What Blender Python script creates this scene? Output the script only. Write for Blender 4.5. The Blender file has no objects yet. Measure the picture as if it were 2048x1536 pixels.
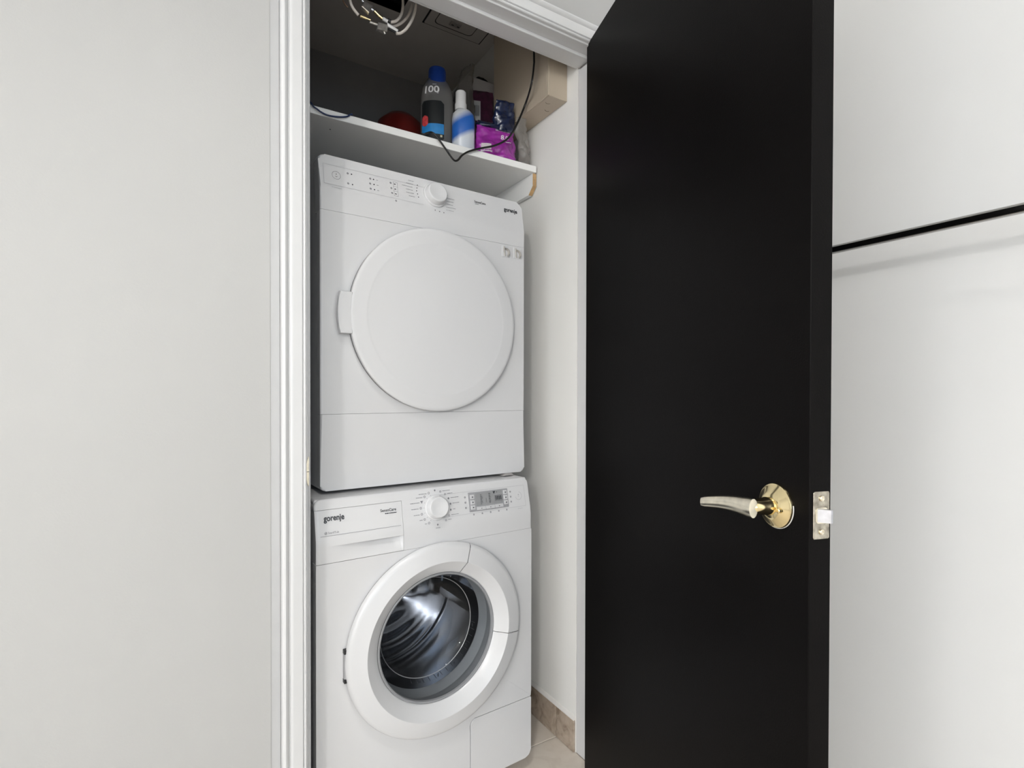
import bpy, bmesh, math, random
from math import sin, cos, pi, radians, sqrt, atan2
from mathutils import Vector, Matrix, noise

scene = bpy.context.scene
C = scene.collection
random.seed(7)

# ------------------------------------------------------------------ camera
CZ = 1.085                                   # camera height above the floor
FPX, YAW, PITCH, ROLL, CYPX = 1060.5, radians(31.69), radians(-0.53), radians(0.11), 796.0
_F = Vector((sin(YAW), cos(YAW), 0)); _R = Vector((cos(YAW), -sin(YAW), 0)); _U = Vector((0, 0, 1))
F2 = _F * cos(PITCH) + _U * sin(PITCH); U2 = _U * cos(PITCH) - _F * sin(PITCH)
R3 = _R * cos(ROLL) + U2 * sin(ROLL); U3 = U2 * cos(ROLL) - _R * sin(ROLL)
cd = bpy.data.cameras.new('camera'); cam = bpy.data.objects.new('camera', cd); C.objects.link(cam)
cd.sensor_width = 36.0; cd.lens = FPX / 2048 * 36; cd.shift_y = (CYPX - 768) / 2048; cd.clip_start = 0.02
m = Matrix((R3, U3, -F2)).transposed().to_4x4(); m.translation = (0, 0, CZ); cam.matrix_world = m
scene.camera = cam

# ------------------------------------------------------------------ light
w = bpy.data.worlds.new('world'); scene.world = w; w.use_nodes = True
w.node_tree.nodes['Background'].inputs[0].default_value = (0.75, 0.85, 1, 1)
w.node_tree.nodes['Background'].inputs[1].default_value = 0.6

def area(name, loc, rot, sx, sy, power, col):
    l = bpy.data.lights.new(name, 'AREA'); l.shape = 'RECTANGLE'; l.size = sx; l.size_y = sy
    l.energy = power; l.color = col
    o = bpy.data.objects.new(name, l); C.objects.link(o); o.location = loc; o.rotation_euler = rot
    return o

def bulb(name, loc, r, power, col):
    l = bpy.data.lights.new(name, 'POINT'); l.shadow_soft_size = r; l.energy = power; l.color = col
    o = bpy.data.objects.new(name, l); C.objects.link(o); o.location = loc
    return o

bulb('lamp_light', (-2.50, -2.60, 2.22), 0.09, 158, (1.0, 0.988, 0.975))          # the lamp of the room, left of the camera
area('window_daylight', (-0.30, -3.57, 1.40), (radians(90), 0, 0), 1.9, 1.5, 26, (0.70, 0.84, 1.0))   # daylight in the window behind the camera
area('left_fill_light', (-3.37, -0.75, 1.15), (radians(90), 0, radians(-90)), 1.7, 2.1, 34, (0.86, 0.92, 1.0))   # added fill light; its unseen window is made tall to brighten the floor
dl = bpy.data.lights.new('floor_fill_spot', 'SPOT'); dl.energy = 62; dl.spot_size = radians(105); dl.spot_blend = 1.0; dl.shadow_soft_size = 0.06; dl.color = (1.0, 0.98, 0.95)
dlo = bpy.data.objects.new('floor_fill_spot', dl); C.objects.link(dlo); dlo.location = (0.05, 0.30, 2.58)      # unseen downlight, added to brighten the floor and its bounce into the closet
scene.view_settings.view_transform = 'Standard'
scene.view_settings.look = 'None'
scene.view_settings.gamma = 1.0
scene.view_settings.use_curve_mapping = False
scene.view_settings.exposure = -0.20


def at(px, py, n, c):
    """point seen at a pixel of the photograph on the plane n.p = c (world metres)"""
    d = F2 + R3 * ((px - 1024) / FPX) + U3 * ((CYPX - py) / FPX)
    n = Vector(n); o = Vector((0, 0, CZ))
    return o + d * ((c - n.dot(o)) / n.dot(d))


def at_y(px, py, y): return at(px, py, (0, 1, 0), y)
def at_x(px, py, x): return at(px, py, (1, 0, 0), x)
def at_z(px, py, z): return at(px, py, (0, 0, 1), z)

# ------------------------------------------------------------------ materials
MATS = {}


def mat(name, col, rough=0.5, metal=0.0, var=0.03, scale=8.0, bump=0.0, bscale=200.0, coat=0.0, spec=0.5, col2=None, trans=0.0, alpha=1.0):
    if name in MATS: return MATS[name]
    M = bpy.data.materials.new(name); M.use_nodes = True; nt = M.node_tree; b = nt.nodes['Principled BSDF']
    tc = nt.nodes.new('ShaderNodeTexCoord'); nz = nt.nodes.new('ShaderNodeTexNoise')
    nz.inputs['Scale'].default_value = scale; nz.inputs['Detail'].default_value = 3
    nt.links.new(tc.outputs['Object'], nz.inputs['Vector'])
    r = nt.nodes.new('ShaderNodeValToRGB')
    c1 = [max(0, c * (1 - var)) for c in col]; c2 = [min(1, c * (1 + var)) for c in col] if col2 is None else col2
    r.color_ramp.elements[0].color = (*c1, 1); r.color_ramp.elements[1].color = (*c2, 1)
    r.color_ramp.elements[0].position = 0.3; r.color_ramp.elements[1].position = 0.7
    nt.links.new(nz.outputs['Fac'], r.inputs['Fac']); nt.links.new(r.outputs['Color'], b.inputs['Base Color'])
    b.inputs['Roughness'].default_value = rough; b.inputs['Metallic'].default_value = metal
    b.inputs['Specular IOR Level'].default_value = spec
    b.inputs['Coat Weight'].default_value = coat; b.inputs['Coat Roughness'].default_value = 0.08
    b.inputs['Transmission Weight'].default_value = trans; b.inputs['Alpha'].default_value = alpha
    if bump > 0:
        n2 = nt.nodes.new('ShaderNodeTexNoise'); n2.inputs['Scale'].default_value = bscale; n2.inputs['Detail'].default_value = 4
        nt.links.new(tc.outputs['Object'], n2.inputs['Vector'])
        bp = nt.nodes.new('ShaderNodeBump'); bp.inputs['Strength'].default_value = bump; bp.inputs['Distance'].default_value = 0.002
        nt.links.new(n2.outputs['Fac'], bp.inputs['Height']); nt.links.new(bp.outputs['Normal'], b.inputs['Normal'])
    MATS[name] = M
    return M


def glassy(name, tint, ior=1.45, rough=0.02, haze=0.0, hazecol=(0.6, 0.6, 0.6)):
    """clear sheet: transparent plus fresnel gloss, with a little haze"""
    if name in MATS: return MATS[name]
    M = bpy.data.materials.new(name); M.use_nodes = True; nt = M.node_tree
    for n in list(nt.nodes): nt.nodes.remove(n)
    out = nt.nodes.new('ShaderNodeOutputMaterial'); tr = nt.nodes.new('ShaderNodeBsdfTransparent'); tr.inputs[0].default_value = (*tint, 1)
    gl = nt.nodes.new('ShaderNodeBsdfGlossy'); gl.inputs['Roughness'].default_value = rough
    fr = nt.nodes.new('ShaderNodeFresnel'); ge = nt.nodes.new('ShaderNodeNewGeometry'); mb = nt.nodes.new('ShaderNodeMapRange')
    mb.inputs[3].default_value = ior; mb.inputs[4].default_value = 1 / ior
    nt.links.new(ge.outputs['Backfacing'], mb.inputs[0]); nt.links.new(mb.outputs[0], fr.inputs[0])
    df = nt.nodes.new('ShaderNodeBsdfTranslucent'); df.inputs[0].default_value = (*hazecol, 1)
    d2 = nt.nodes.new('ShaderNodeBsdfDiffuse'); d2.inputs[0].default_value = (*hazecol, 1)
    mx0 = nt.nodes.new('ShaderNodeMixShader'); mx0.inputs[0].default_value = 0.5
    nt.links.new(df.outputs[0], mx0.inputs[1]); nt.links.new(d2.outputs[0], mx0.inputs[2])
    nz = nt.nodes.new('ShaderNodeTexNoise'); nz.inputs['Scale'].default_value = 9; nz.inputs['Detail'].default_value = 1
    ma = nt.nodes.new('ShaderNodeMath'); ma.operation = 'MULTIPLY'; ma.inputs[1].default_value = 2 * haze
    mr_ = nt.nodes.new('ShaderNodeMapRange'); mr_.inputs[3].default_value = .35; mr_.inputs[4].default_value = .65; tcg = nt.nodes.new('ShaderNodeTexCoord')
    nt.links.new(tcg.outputs['Object'], nz.inputs['Vector']); nt.links.new(nz.outputs['Fac'], mr_.inputs[0]); nt.links.new(mr_.outputs[0], ma.inputs[0])
    mx1 = nt.nodes.new('ShaderNodeMixShader'); nt.links.new(ma.outputs[0], mx1.inputs[0])
    nt.links.new(tr.outputs[0], mx1.inputs[1]); nt.links.new(mx0.outputs[0], mx1.inputs[2])
    mx2 = nt.nodes.new('ShaderNodeMixShader'); nt.links.new(fr.outputs[0], mx2.inputs[0])
    nt.links.new(mx1.outputs[0], mx2.inputs[1]); nt.links.new(gl.outputs[0], mx2.inputs[2])
    nt.links.new(mx2.outputs[0], out.inputs[0])
    MATS[name] = M
    return M


def stone(name, base, vein, scale=6.0, rough=0.35, dark=None):
    if name in MATS: return MATS[name]
    M = mat(name, base, rough, 0, 0.06, scale)
    nt = M.node_tree; b = nt.nodes['Principled BSDF']
    tc = nt.nodes.new('ShaderNodeTexCoord')
    n1 = nt.nodes.new('ShaderNodeTexNoise'); n1.inputs['Scale'].default_value = scale * 2.2; n1.inputs['Detail'].default_value = 8; n1.inputs['Distortion'].default_value = 1.5
    nt.links.new(tc.outputs['Object'], n1.inputs['Vector'])
    r = nt.nodes.new('ShaderNodeValToRGB')
    e = r.color_ramp.elements; e[0].position = 0.30; e[0].color = (*(dark or vein), 1); e[1].position = 0.72; e[1].color = (*base, 1)
    k = e.new(0.46); k.color = (*vein, 1)
    nt.links.new(n1.outputs['Fac'], r.inputs['Fac']); nt.links.new(r.outputs['Color'], b.inputs['Base Color'])
    return M


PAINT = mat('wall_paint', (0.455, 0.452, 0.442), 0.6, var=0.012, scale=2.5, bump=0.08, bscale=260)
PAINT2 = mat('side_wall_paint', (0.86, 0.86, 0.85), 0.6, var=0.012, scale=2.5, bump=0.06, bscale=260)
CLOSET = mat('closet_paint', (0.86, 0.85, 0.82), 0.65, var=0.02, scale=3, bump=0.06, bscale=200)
SHADEWALL = mat('closet_shade_grey', (0.32, 0.32, 0.325), 0.85, var=0.10, scale=3, bump=0.15, bscale=120)  # even dark grey puts the closet's shade into the wall colour
RAWCEIL = mat('closet_dark_ceiling', (0.66, 0.63, 0.60), 0.85, var=0.10, scale=3, bump=0.15, bscale=120)
TRIM = mat('trim_gloss_white', (0.69, 0.69, 0.69), 0.32, var=0.01, scale=4)
CEIL = mat('ceiling_white', (0.88, 0.88, 0.86), 0.8, var=0.01)
WHITE = mat('appliance_white', (0.715, 0.715, 0.722), 0.26, var=0.006, scale=3, coat=0.25)
WHITE_SOFT = mat('appliance_plastic', (0.72, 0.72, 0.727), 0.38, var=0.006, scale=3)
BODYW = mat('appliance_steel_white', (0.80, 0.80, 0.81), 0.35, var=0.01)
BLACKP = mat('black_plastic', (0.012, 0.012, 0.013), 0.4, var=0.2)
INK = mat('print_dark', (0.035, 0.038, 0.045), 0.6, var=0.1)
INKG = mat('print_grey', (0.25, 0.25, 0.27), 0.6, var=0.1)
INKL = mat('print_light_grey', (0.42, 0.42, 0.44), 0.6, var=0.1)
DOORB = mat('black_door_paint', (0.0042, 0.0037, 0.0036), 0.40, var=0.15, scale=3, bump=0.10, bscale=350, spec=0.05)
BRASS = mat('polished_brass', (0.86, 0.72, 0.42), 0.13, 1.0, var=0.06, scale=30)
BRASSW = mat('worn_brass', (0.80, 0.74, 0.60), 0.22, 1.0, var=0.18, scale=60)
CHROME = mat('chrome', (0.72, 0.71, 0.70), 0.10, 1.0, var=0.05, scale=40)
STEELB = mat('polished_steel_tube', (0.42, 0.41, 0.40), 0.11, 1.0, var=0.02)
BEIGE = mat('beige_enamel', (0.50, 0.425, 0.33), 0.42, var=0.02, scale=4)
MELA = mat('white_melamine', (0.92, 0.92, 0.905), 0.42, var=0.01)
WOODRAW = mat('raw_board_edge', (0.50, 0.32, 0.15), 0.7, var=0.2, scale=60, bump=0.2, bscale=300)
TILE = stone('beige_marble_tile', (0.74, 0.675, 0.60), (0.70, 0.63, 0.55), 5.0, 0.3, (0.62, 0.55, 0.47))
BASET = stone('brown_marble_skirting', (0.50, 0.42, 0.34), (0.40, 0.32, 0.25), 9.0, 0.3, (0.24, 0.18, 0.13))
GROUT = mat('grout', (0.30, 0.27, 0.23), 0.9, var=0.1, scale=40)
CAULK = mat('white_caulk', (0.74, 0.72, 0.69), 0.6, var=0.04, scale=30)
RUBBER = mat('grey_rubber', (0.20, 0.205, 0.21), 0.45, var=0.06)
DRUM = mat('drum_steel', (0.42, 0.43, 0.455), 0.18, 1.0, var=0.06, scale=12)
GLASS = glassy('door_glass', (0.62, 0.64, 0.66), ior=1.28, rough=0.01, haze=0.03, hazecol=(.5, .5, .5))
BLACKC = mat('black_cable', (0.010, 0.0095, 0.009), 0.3, var=0.1)
BLUEC = mat('blue_cable', (0.012, 0.03, 0.10), 0.35, var=0.1)
COAX = mat('coax_white', (0.62, 0.57, 0.52), 0.45, var=0.05)

# ------------------------------------------------------------------ mesh helpers


def new(): return bmesh.new()


def obj(name, bm, material, parent=None, smooth=None, weld=True):
    if weld: bmesh.ops.remove_doubles(bm, verts=bm.verts, dist=1e-6)
    bmesh.ops.recalc_face_normals(bm, faces=bm.faces)
    me = bpy.data.meshes.new(name); bm.to_mesh(me); bm.free()
    me.materials.append(material)
    if smooth is not None:
        for p in me.polygons: p.use_smooth = True
        if smooth < 180: me.set_sharp_from_angle(angle=radians(smooth))
    o = bpy.data.objects.new(name, me); C.objects.link(o)
    if parent is not None: o.parent = parent
    if smooth is not None and smooth <= 40:
        wn = o.modifiers.new('weighted_normals', 'WEIGHTED_NORMAL'); wn.keep_sharp = True; wn.weight = 100
    return o


def tag(o, label, cat=None, group=None, kind=None):
    o['label'] = label
    if cat: o['category'] = cat
    if group: o['group'] = group
    if kind: o['kind'] = kind
    return o


def struct(o, label):
    o['kind'] = 'structure'; o['label'] = label
    return o


def thing(name, label, cat, loc=(0, 0, 0), rz=0.0, group=None):
    o = bpy.data.objects.new(name, None); C.objects.link(o); o.empty_display_size = 0.05
    o.location = loc; o.rotation_euler = (0, 0, rz)
    return tag(o, label, cat, group)


def box(bm, x0, x1, y0, y1, z0, z1, bev=0.0, seg=2):
    r = bmesh.ops.create_cube(bm, size=1.0); vs = r['verts']
    for v in vs:
        v.co = ((x0 + x1) / 2 + v.co.x * (x1 - x0), (y0 + y1) / 2 + v.co.y * (y1 - y0), (z0 + z1) / 2 + v.co.z * (z1 - z0))
    if bev > 0:
        es = list({e for v in vs for e in v.link_edges})
        bmesh.ops.bevel(bm, geom=es, offset=bev, segments=seg, profile=0.5, affect='EDGES')
    return vs


def prism(bm, pts, y0, y1, bev=0.0, seg=2, plane='xz', seams=()):
    """polygon pts (a,b) extruded from y0 (front) to y1; front rim bevelled"""
    def P(a, b, y): return {'xz': (a, y, b), 'yz': (y, a, b), 'xy': (a, b, y)}[plane]
    f = [bm.verts.new(P(a, b, y0)) for a, b in pts]; k = [bm.verts.new(P(a, b, y1)) for a, b in pts]
    n = len(pts); ff = bm.faces.new(f); bm.faces.new(k[::-1])
    for i in range(n): bm.faces.new((f[i], k[i], k[(i + 1) % n], f[(i + 1) % n]))
    if bev > 0:
        es = [e for e in ff.edges if not any(all(abs(v.co.z - q) < 1e-4 for v in e.verts) for q in seams)]
        bmesh.ops.bevel(bm, geom=es, offset=bev, segments=seg, profile=0.5, affect='EDGES', clamp_overlap=True)


def rrect(x0, x1, z0, z1, r, n=5):
    """rounded rectangle; r = (bl, br, tr, tl)"""
    if not hasattr(r, '__len__'): r = (r,) * 4
    out = []
    for (cx, cz, a0, rr) in ((x0 + r[0], z0 + r[0], pi, r[0]), (x1 - r[1], z0 + r[1], 1.5 * pi, r[1]), (x1 - r[2], z1 - r[2], 0, r[2]), (x0 + r[3], z1 - r[3], .5 * pi, r[3])):
        if rr < 1e-5: out.append((cx, cz)); continue
        for i in range(n + 1):
            a = a0 + .5 * pi * i / n; out.append((cx + rr * cos(a), cz + rr * sin(a)))
    return out


def lathe(bm, prof, M=Matrix(), seg=48, a0=0.0, a1=2 * pi, sx=1.0, sy=1.0, caps=False):
    """prof = [(r, h)] turned round local z, then placed by M"""
    full = abs(a1 - a0 - 2 * pi) < 1e-6
    n = seg if full else seg + 1
    rings = []
    for (r, h) in prof:
        if r < 1e-7:
            rings.append([bm.verts.new(M @ Vector((0, 0, h)))])
        else:
            rings.append([bm.verts.new(M @ Vector((sx * r * cos(a0 + (a1 - a0) * i / seg), sy * r * sin(a0 + (a1 - a0) * i / seg), h))) for i in range(n)])
    for A, B in zip(rings[:-1], rings[1:]):
        for i in range(seg):
            j = (i + 1) % n
            if len(A) == 1 and len(B) == 1: continue
            if len(A) == 1: bm.faces.new((A[0], B[i], B[j]))
            elif len(B) == 1: bm.faces.new((A[i], B[0], A[j]))
            else: bm.faces.new((A[i], B[i], B[j], A[j]))
    if caps and not full:
        bm.faces.new([R[0] for R in rings]); bm.faces.new([R[-1] for R in rings][::-1])


def smooth_path(pts, sub=6):
    pts = [Vector(p) for p in pts]; out = []
    for i in range(len(pts) - 1):
        p0 = pts[max(i - 1, 0)]; p1 = pts[i]; p2 = pts[i + 1]; p3 = pts[min(i + 2, len(pts) - 1)]
        for k in range(sub):
            t = k / sub
            out.append(0.5 * ((2 * p1) + (p2 - p0) * t + (2 * p0 - 5 * p1 + 4 * p2 - p3) * t * t + (3 * p1 - p0 - 3 * p2 + p3) * t ** 3))
    out.append(pts[-1]); return out


def tube(bm, pts, r, seg=10, sub=6, radii=None, flat=1.0):
    path = smooth_path(pts, sub) if sub > 1 else [Vector(p) for p in pts]
    n = len(path); rings = []; up = Vector((0, 0, 1)); prev = None
    for i, p in enumerate(path):
        t = (path[min(i + 1, n - 1)] - path[max(i - 1, 0)]).normalized()
        if prev is None:
            a = t.cross(up)
            if a.length < 0.1: a = t.cross(Vector((1, 0, 0)))
        else: a = prev - t * prev.dot(t)
        a.normalize(); prev = a; b = t.cross(a)
        rr = r if radii is None else radii[min(int(i / max(n - 1, 1) * (len(radii) - 1) + .5), len(radii) - 1)]
        rings.append([bm.verts.new(p + a * rr * cos(2 * pi * k / seg) + b * rr * flat * sin(2 * pi * k / seg)) for k in range(seg)])
    for A, B in zip(rings[:-1], rings[1:]):
        for k in range(seg): bm.faces.new((A[k], A[(k + 1) % seg], B[(k + 1) % seg], B[k]))
    bm.faces.new(rings[0][::-1]); bm.faces.new(rings[-1])


def text_mesh(bm, s, size, x, z, mapf, bold=0.0, align='LEFT', shear=0.0, width=None):
    """flat lettering laid on a surface; mapf(x, z) gives the 3D point"""
    cu = bpy.data.curves.new('lettering', 'FONT'); cu.body = s; cu.size = size; cu.align_x = align; cu.offset = bold; cu.shear = shear; cu.resolution_u = 3
    ob = bpy.data.objects.new('lettering', cu); C.objects.link(ob)
    bpy.context.view_layer.update()
    me = bpy.data.meshes.new_from_object(ob.evaluated_get(bpy.context.evaluated_depsgraph_get()))
    xs = [v.co.x for v in me.vertices]; k = 1.0
    if width and xs: k = width / (max(xs) - min(xs))
    x_off = min(xs) if (xs and align == 'LEFT') else 0
    vs = [bm.verts.new(mapf(x + (v.co.x - x_off) * k, z + v.co.y)) for v in me.vertices]
    for p in me.polygons:
        try: bm.faces.new([vs[i] for i in p.vertices])
        except ValueError: pass
    bpy.data.objects.remove(ob); bpy.data.meshes.remove(me); bpy.data.curves.remove(cu)


def quad2(bm, cx, cz, wd, ht, mapf, ang=0.0):
    ca, sa = cos(ang), sin(ang)
    vs = [bm.verts.new(mapf(cx + a * wd / 2 * ca - b * ht / 2 * sa, cz + a * wd / 2 * sa + b * ht / 2 * ca)) for a, b in ((-1, -1), (1, -1), (1, 1), (-1, 1))]
    bm.faces.new(vs)


def disc2(bm, cx, cz, r, mapf, n=14):
    bm.faces.new([bm.verts.new(mapf(cx + r * cos(2 * pi * i / n), cz + r * sin(2 * pi * i / n))) for i in range(n)])


def ring2(bm, cx, cz, r0, r1, mapf, n=24, a0=0.0, a1=2 * pi):
    A = [(bm.verts.new(mapf(cx + r0 * cos(a), cz + r0 * sin(a))), bm.verts.new(mapf(cx + r1 * cos(a), cz + r1 * sin(a)))) for a in [a0 + (a1 - a0) * i / n for i in range(n + 1)]]
    for p, q in zip(A[:-1], A[1:]): bm.faces.new((p[0], q[0], q[1], p[1]))


def frame2(bm, x0, x1, z0, z1, t, mapf):
    quad2(bm, (x0 + x1) / 2, z0, x1 - x0 + t, t, mapf); quad2(bm, (x0 + x1) / 2, z1, x1 - x0 + t, t, mapf)
    quad2(bm, x0, (z0 + z1) / 2, t, z1 - z0, mapf); quad2(bm, x1, (z0 + z1) / 2, t, z1 - z0, mapf)

# ------------------------------------------------------------------ room shell
XL, XR = 0.219, 1.012                 # door jambs
YF = 1.165                            # front plane of the jambs
YS0, YS1 = 1.202, 1.251               # door stop
XW = 1.002                            # closet's right wall
YB = 2.148                            # closet's back wall
ZCC = CZ + 1.322                      # closet ceiling
ZRAB = CZ + 0.978; ZSTOP = CZ + 0.969
ZC = 2.60                             # room ceiling
RX0, RX1, RY0 = -3.4, 1.35, -3.6      # room extents

bm = new(); box(bm, RX0 - .1, RX1 + .1, RY0 - .1, YB + .1, -0.12, -0.010)
floor = struct(obj('floor', bm, GROUT), 'grout bed of the beige tiled floor')
T = 0.40; GAP = 0.0025
x_start, y_start = XW + 0.002 - 0.4 * 12, 1.3435 - 0.4 * 13
tile_mesh = {}
for i in range(13):
    for j in range(16):
        x0 = x_start + i * T; y0 = y_start + j * T; x1, y1 = x0 + T, y0 + T
        x0c, x1c, y0c, y1c = max(x0, RX0), min(x1, RX1), max(y0, RY0), min(y1, YB)
        if x1c - x0c < .02 or y1c - y0c < .02: continue
        wx, wy = round(x1c - x0c - GAP, 4), round(y1c - y0c - GAP, 4)
        key = (wx, wy)
        if key not in tile_mesh:
            bm = new(); box(bm, -wx / 2, wx / 2, -wy / 2, wy / 2, -0.012, 0.0, 0.0012, 1)
            o = obj('floor_tile', bm, TILE, floor); tile_mesh[key] = o.data
        else:
            o = bpy.data.objects.new('floor_tile', tile_mesh[key]); C.objects.link(o); o.parent = floor
        o.location = ((x0c + x1c) / 2, (y0c + y1c) / 2, random.uniform(-.0003, .0003))

XP = 0.1485                           # where the plaster of the front wall ends
bm = new()
box(bm, RX0, XP, YF - .004, YF + .10, 0, ZC, 0.004, 2)
box(bm, XP - .01, XL - .026, YF + .002, YF + .10, 0, ZC)
box(bm, XL - .026, RX1 + .1, YF + .001, YF + .085, ZRAB + .028, ZC)
box(bm, XR + .026, RX1 + .1, YF + .001, YF + .085, 0, ZRAB + .028)
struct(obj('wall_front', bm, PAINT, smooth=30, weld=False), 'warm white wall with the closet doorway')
bm = new(); box(bm, RX1, RX1 + .1, RY0 - .1, YF + .1, 0, ZC)
struct(obj('wall_right', bm, PAINT2), 'white wall at the right edge behind the metal rail')
WX0, WX1, WZ0, WZ1 = -1.6, 0.1, .08, 2.2
bm = new()
box(bm, RX0 - .1, RX0, RY0 - .1, WX0, 0, ZC); box(bm, RX0 - .1, RX0, WX1, YF + .1, 0, ZC)
box(bm, RX0 - .1, RX0, WX0, WX1, 0, WZ0); box(bm, RX0 - .1, RX0, WX0, WX1, WZ1, ZC)
struct(obj('wall_left', bm, PAINT2, weld=False), 'white wall with an added tall window, left of the camera')
VX0, VX1, VZ0, VZ1 = -1.25, 0.65, .65, 2.15
bm = new()
box(bm, RX0, VX0, RY0 - .1, RY0, 0, ZC); box(bm, VX1, RX1, RY0 - .1, RY0, 0, ZC)
box(bm, VX0, VX1, RY0 - .1, RY0, 0, VZ0); box(bm, VX0, VX1, RY0 - .1, RY0, VZ1, ZC)
struct(obj('wall_back', bm, PAINT2, weld=False), 'white wall with a window, behind the camera')
bm = new(); box(bm, RX0 - .1, RX1 + .1, RY0 - .1, YF + .1, ZC, ZC + .1)
struct(obj('ceiling', bm, CEIL), 'white ceiling of the room')

# closet
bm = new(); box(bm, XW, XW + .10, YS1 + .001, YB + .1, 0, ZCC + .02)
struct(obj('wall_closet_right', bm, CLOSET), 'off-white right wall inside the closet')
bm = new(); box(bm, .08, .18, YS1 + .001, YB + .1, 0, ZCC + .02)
struct(obj('wall_closet_left', bm, SHADEWALL), 'left wall inside the closet, coloured dark as if in shade')
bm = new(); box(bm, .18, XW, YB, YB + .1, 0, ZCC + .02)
struct(obj('wall_closet_back', bm, SHADEWALL), 'back wall inside the closet, coloured dark as if in shade')
bm = new()
dx0, dx1, dy0, dy1 = .40, .645, 1.50, 1.788           # opening of the duct
box(bm, .18, dx0, YS1, YB, ZCC, ZCC + .03); box(bm, dx1, XW, YS1, YB, ZCC, ZCC + .03)
box(bm, dx0, dx1, YS1, dy0, ZCC, ZCC + .03); box(bm, dx0, dx1, dy1, YB, ZCC, ZCC + .03)
cc = struct(obj('ceiling_closet', bm, RAWCEIL, weld=False), 'dark ceiling inside the closet')
bm = new()                                             # shaft above the opening
for b in ((dx0 - .01, dx0, dy0, dy1), (dx1, dx1 + .01, dy0, dy1), (dx0, dx1, dy0 - .01, dy0), (dx0, dx1, dy1, dy1 + .01)):
    box(bm, b[0], b[1], b[2], b[3], ZCC + .001, ZCC + .25)
box(bm, dx0, dx1, dy0, dy1, ZCC + .24, ZCC + .25)
obj('duct_shaft', bm, BLACKP, cc, weld=False)['label'] = 'black square shaft above the cables'

# jambs and stops
bm = new(); box(bm, XL - .03, XL, YF, YS1, 0, ZRAB, .0012, 1); box(bm, XL - .002, XL + .0125, YS0, YS1, 0, ZSTOP, .003, 2)
struct(obj('trim_1', bm, TRIM, smooth=30, weld=False), 'white left door jamb with its stop')
bm = new(); box(bm, XR, XR + .03, YF, YS1, 0, ZRAB, .0012, 1); box(bm, XW, XR + .002, YS0, YS1, 0, ZSTOP - .006, .003, 2)
struct(obj('trim_2', bm, TRIM, smooth=30, weld=False), 'white right door jamb beside the black door')
bm = new(); box(bm, XL - .03, XR + .03, YF, YS1, ZRAB, ZRAB + .03, .0012, 1); box(bm, XL, XR - .006, YS0, YS1, ZSTOP, ZRAB + .002, .003, 3)
box(bm, .18, XW + .02, YS1, YS1 + .01, ZSTOP + .004, ZCC + .02)
struct(obj('trim_3', bm, TRIM, smooth=30, weld=False), 'white head jamb over the closet opening')
# casing, mitred
cas = [(0.0045, 0.0), (0.0045, 0.008), (0.006, 0.0100), (0.008, 0.0105), (0.0100, 0.0095), (0.0105, 0.0078), (0.0118, 0.0078), (0.0122, 0.0105),
       (0.0132, 0.0118), (0.016, 0.0122), (0.030, 0.0140), (0.0345, 0.0140), (0.0365, 0.0128), (0.0375, 0.0108), (0.0388, 0.0105), (0.0398, 0.0130), (0.0425, 0.0165),
       (0.0465, 0.0185), (0.0500, 0.0180), (0.0525, 0.0155), (0.0535, 0.0120), (0.0540, 0.0)]


def casing(name, ends, label):
    bm = new(); rings = [[bm.verts.new(fn(u, d)) for u, d in cas] for fn in ends]
    A, B = rings; n = len(cas)
    for i in range(n): bm.faces.new((A[i], A[(i + 1) % n], B[(i + 1) % n], B[i]))
    bm.faces.new(A); bm.faces.new(B[::-1])
    struct(obj(name, bm, TRIM, smooth=32), label)


YC = YF
casing('trim_4', (lambda u, d: (XL - u, YC - d, 0), lambda u, d: (XL - u, YC - d, ZRAB + u)), 'white moulded casing left of the closet opening')
casing('trim_5', (lambda u, d: (XL - u, YC - d, ZRAB + u), lambda u, d: (XR + u, YC - d, ZRAB + u)), 'white moulded casing above the closet opening')
casing('trim_6', (lambda u, d: (XR + u, YC - d, ZRAB + u), lambda u, d: (XR + u, YC - d, 0)), 'white moulded casing behind the open door')
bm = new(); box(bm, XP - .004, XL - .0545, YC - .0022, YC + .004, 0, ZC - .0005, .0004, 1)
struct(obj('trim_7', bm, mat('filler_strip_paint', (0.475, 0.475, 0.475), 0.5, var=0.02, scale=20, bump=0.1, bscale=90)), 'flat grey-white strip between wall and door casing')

# stone skirting on the closet's right wall, one tile per piece
bm = new(); box(bm, XW - .0015, XW + .001, YS1 + .002, YB, 0, .1035, 0)
sk = struct(obj('baseboard_right', bm, CAULK), 'brown marble skirting along the closet wall')
for i, (a, b) in enumerate(((YS1 + .003, 1.3425), (1.346, 1.7455), (1.749, YB - .002))):
    bm = new(); box(bm, XW - .008, XW - .0012, a, b, .001, .0985, .001, 1)
    obj('skirting_tile', bm, BASET, sk)
bm = new(); prism(bm, [(XW - .0085, .0975), (XW, .0975), (XW, .1085), (XW - .002, .107), (XW - .0075, .1005)], YS1 + .003, YB - .002)
obj('caulk_line', bm, CAULK, sk)
bm = new(); box(bm, RX0, XP - .01, YF - .016, YF - .0035, 0, .085, .003, 1)
struct(obj('baseboard_front', bm, BASET), 'brown stone skirting along the front wall')
bm = new(); box(bm, RX1 - .012, RX1 + .001, RY0, YF - .02, 0, .085, .003, 1)
struct(obj('baseboard_side', bm, BASET), 'brown stone skirting along the right wall')
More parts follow.
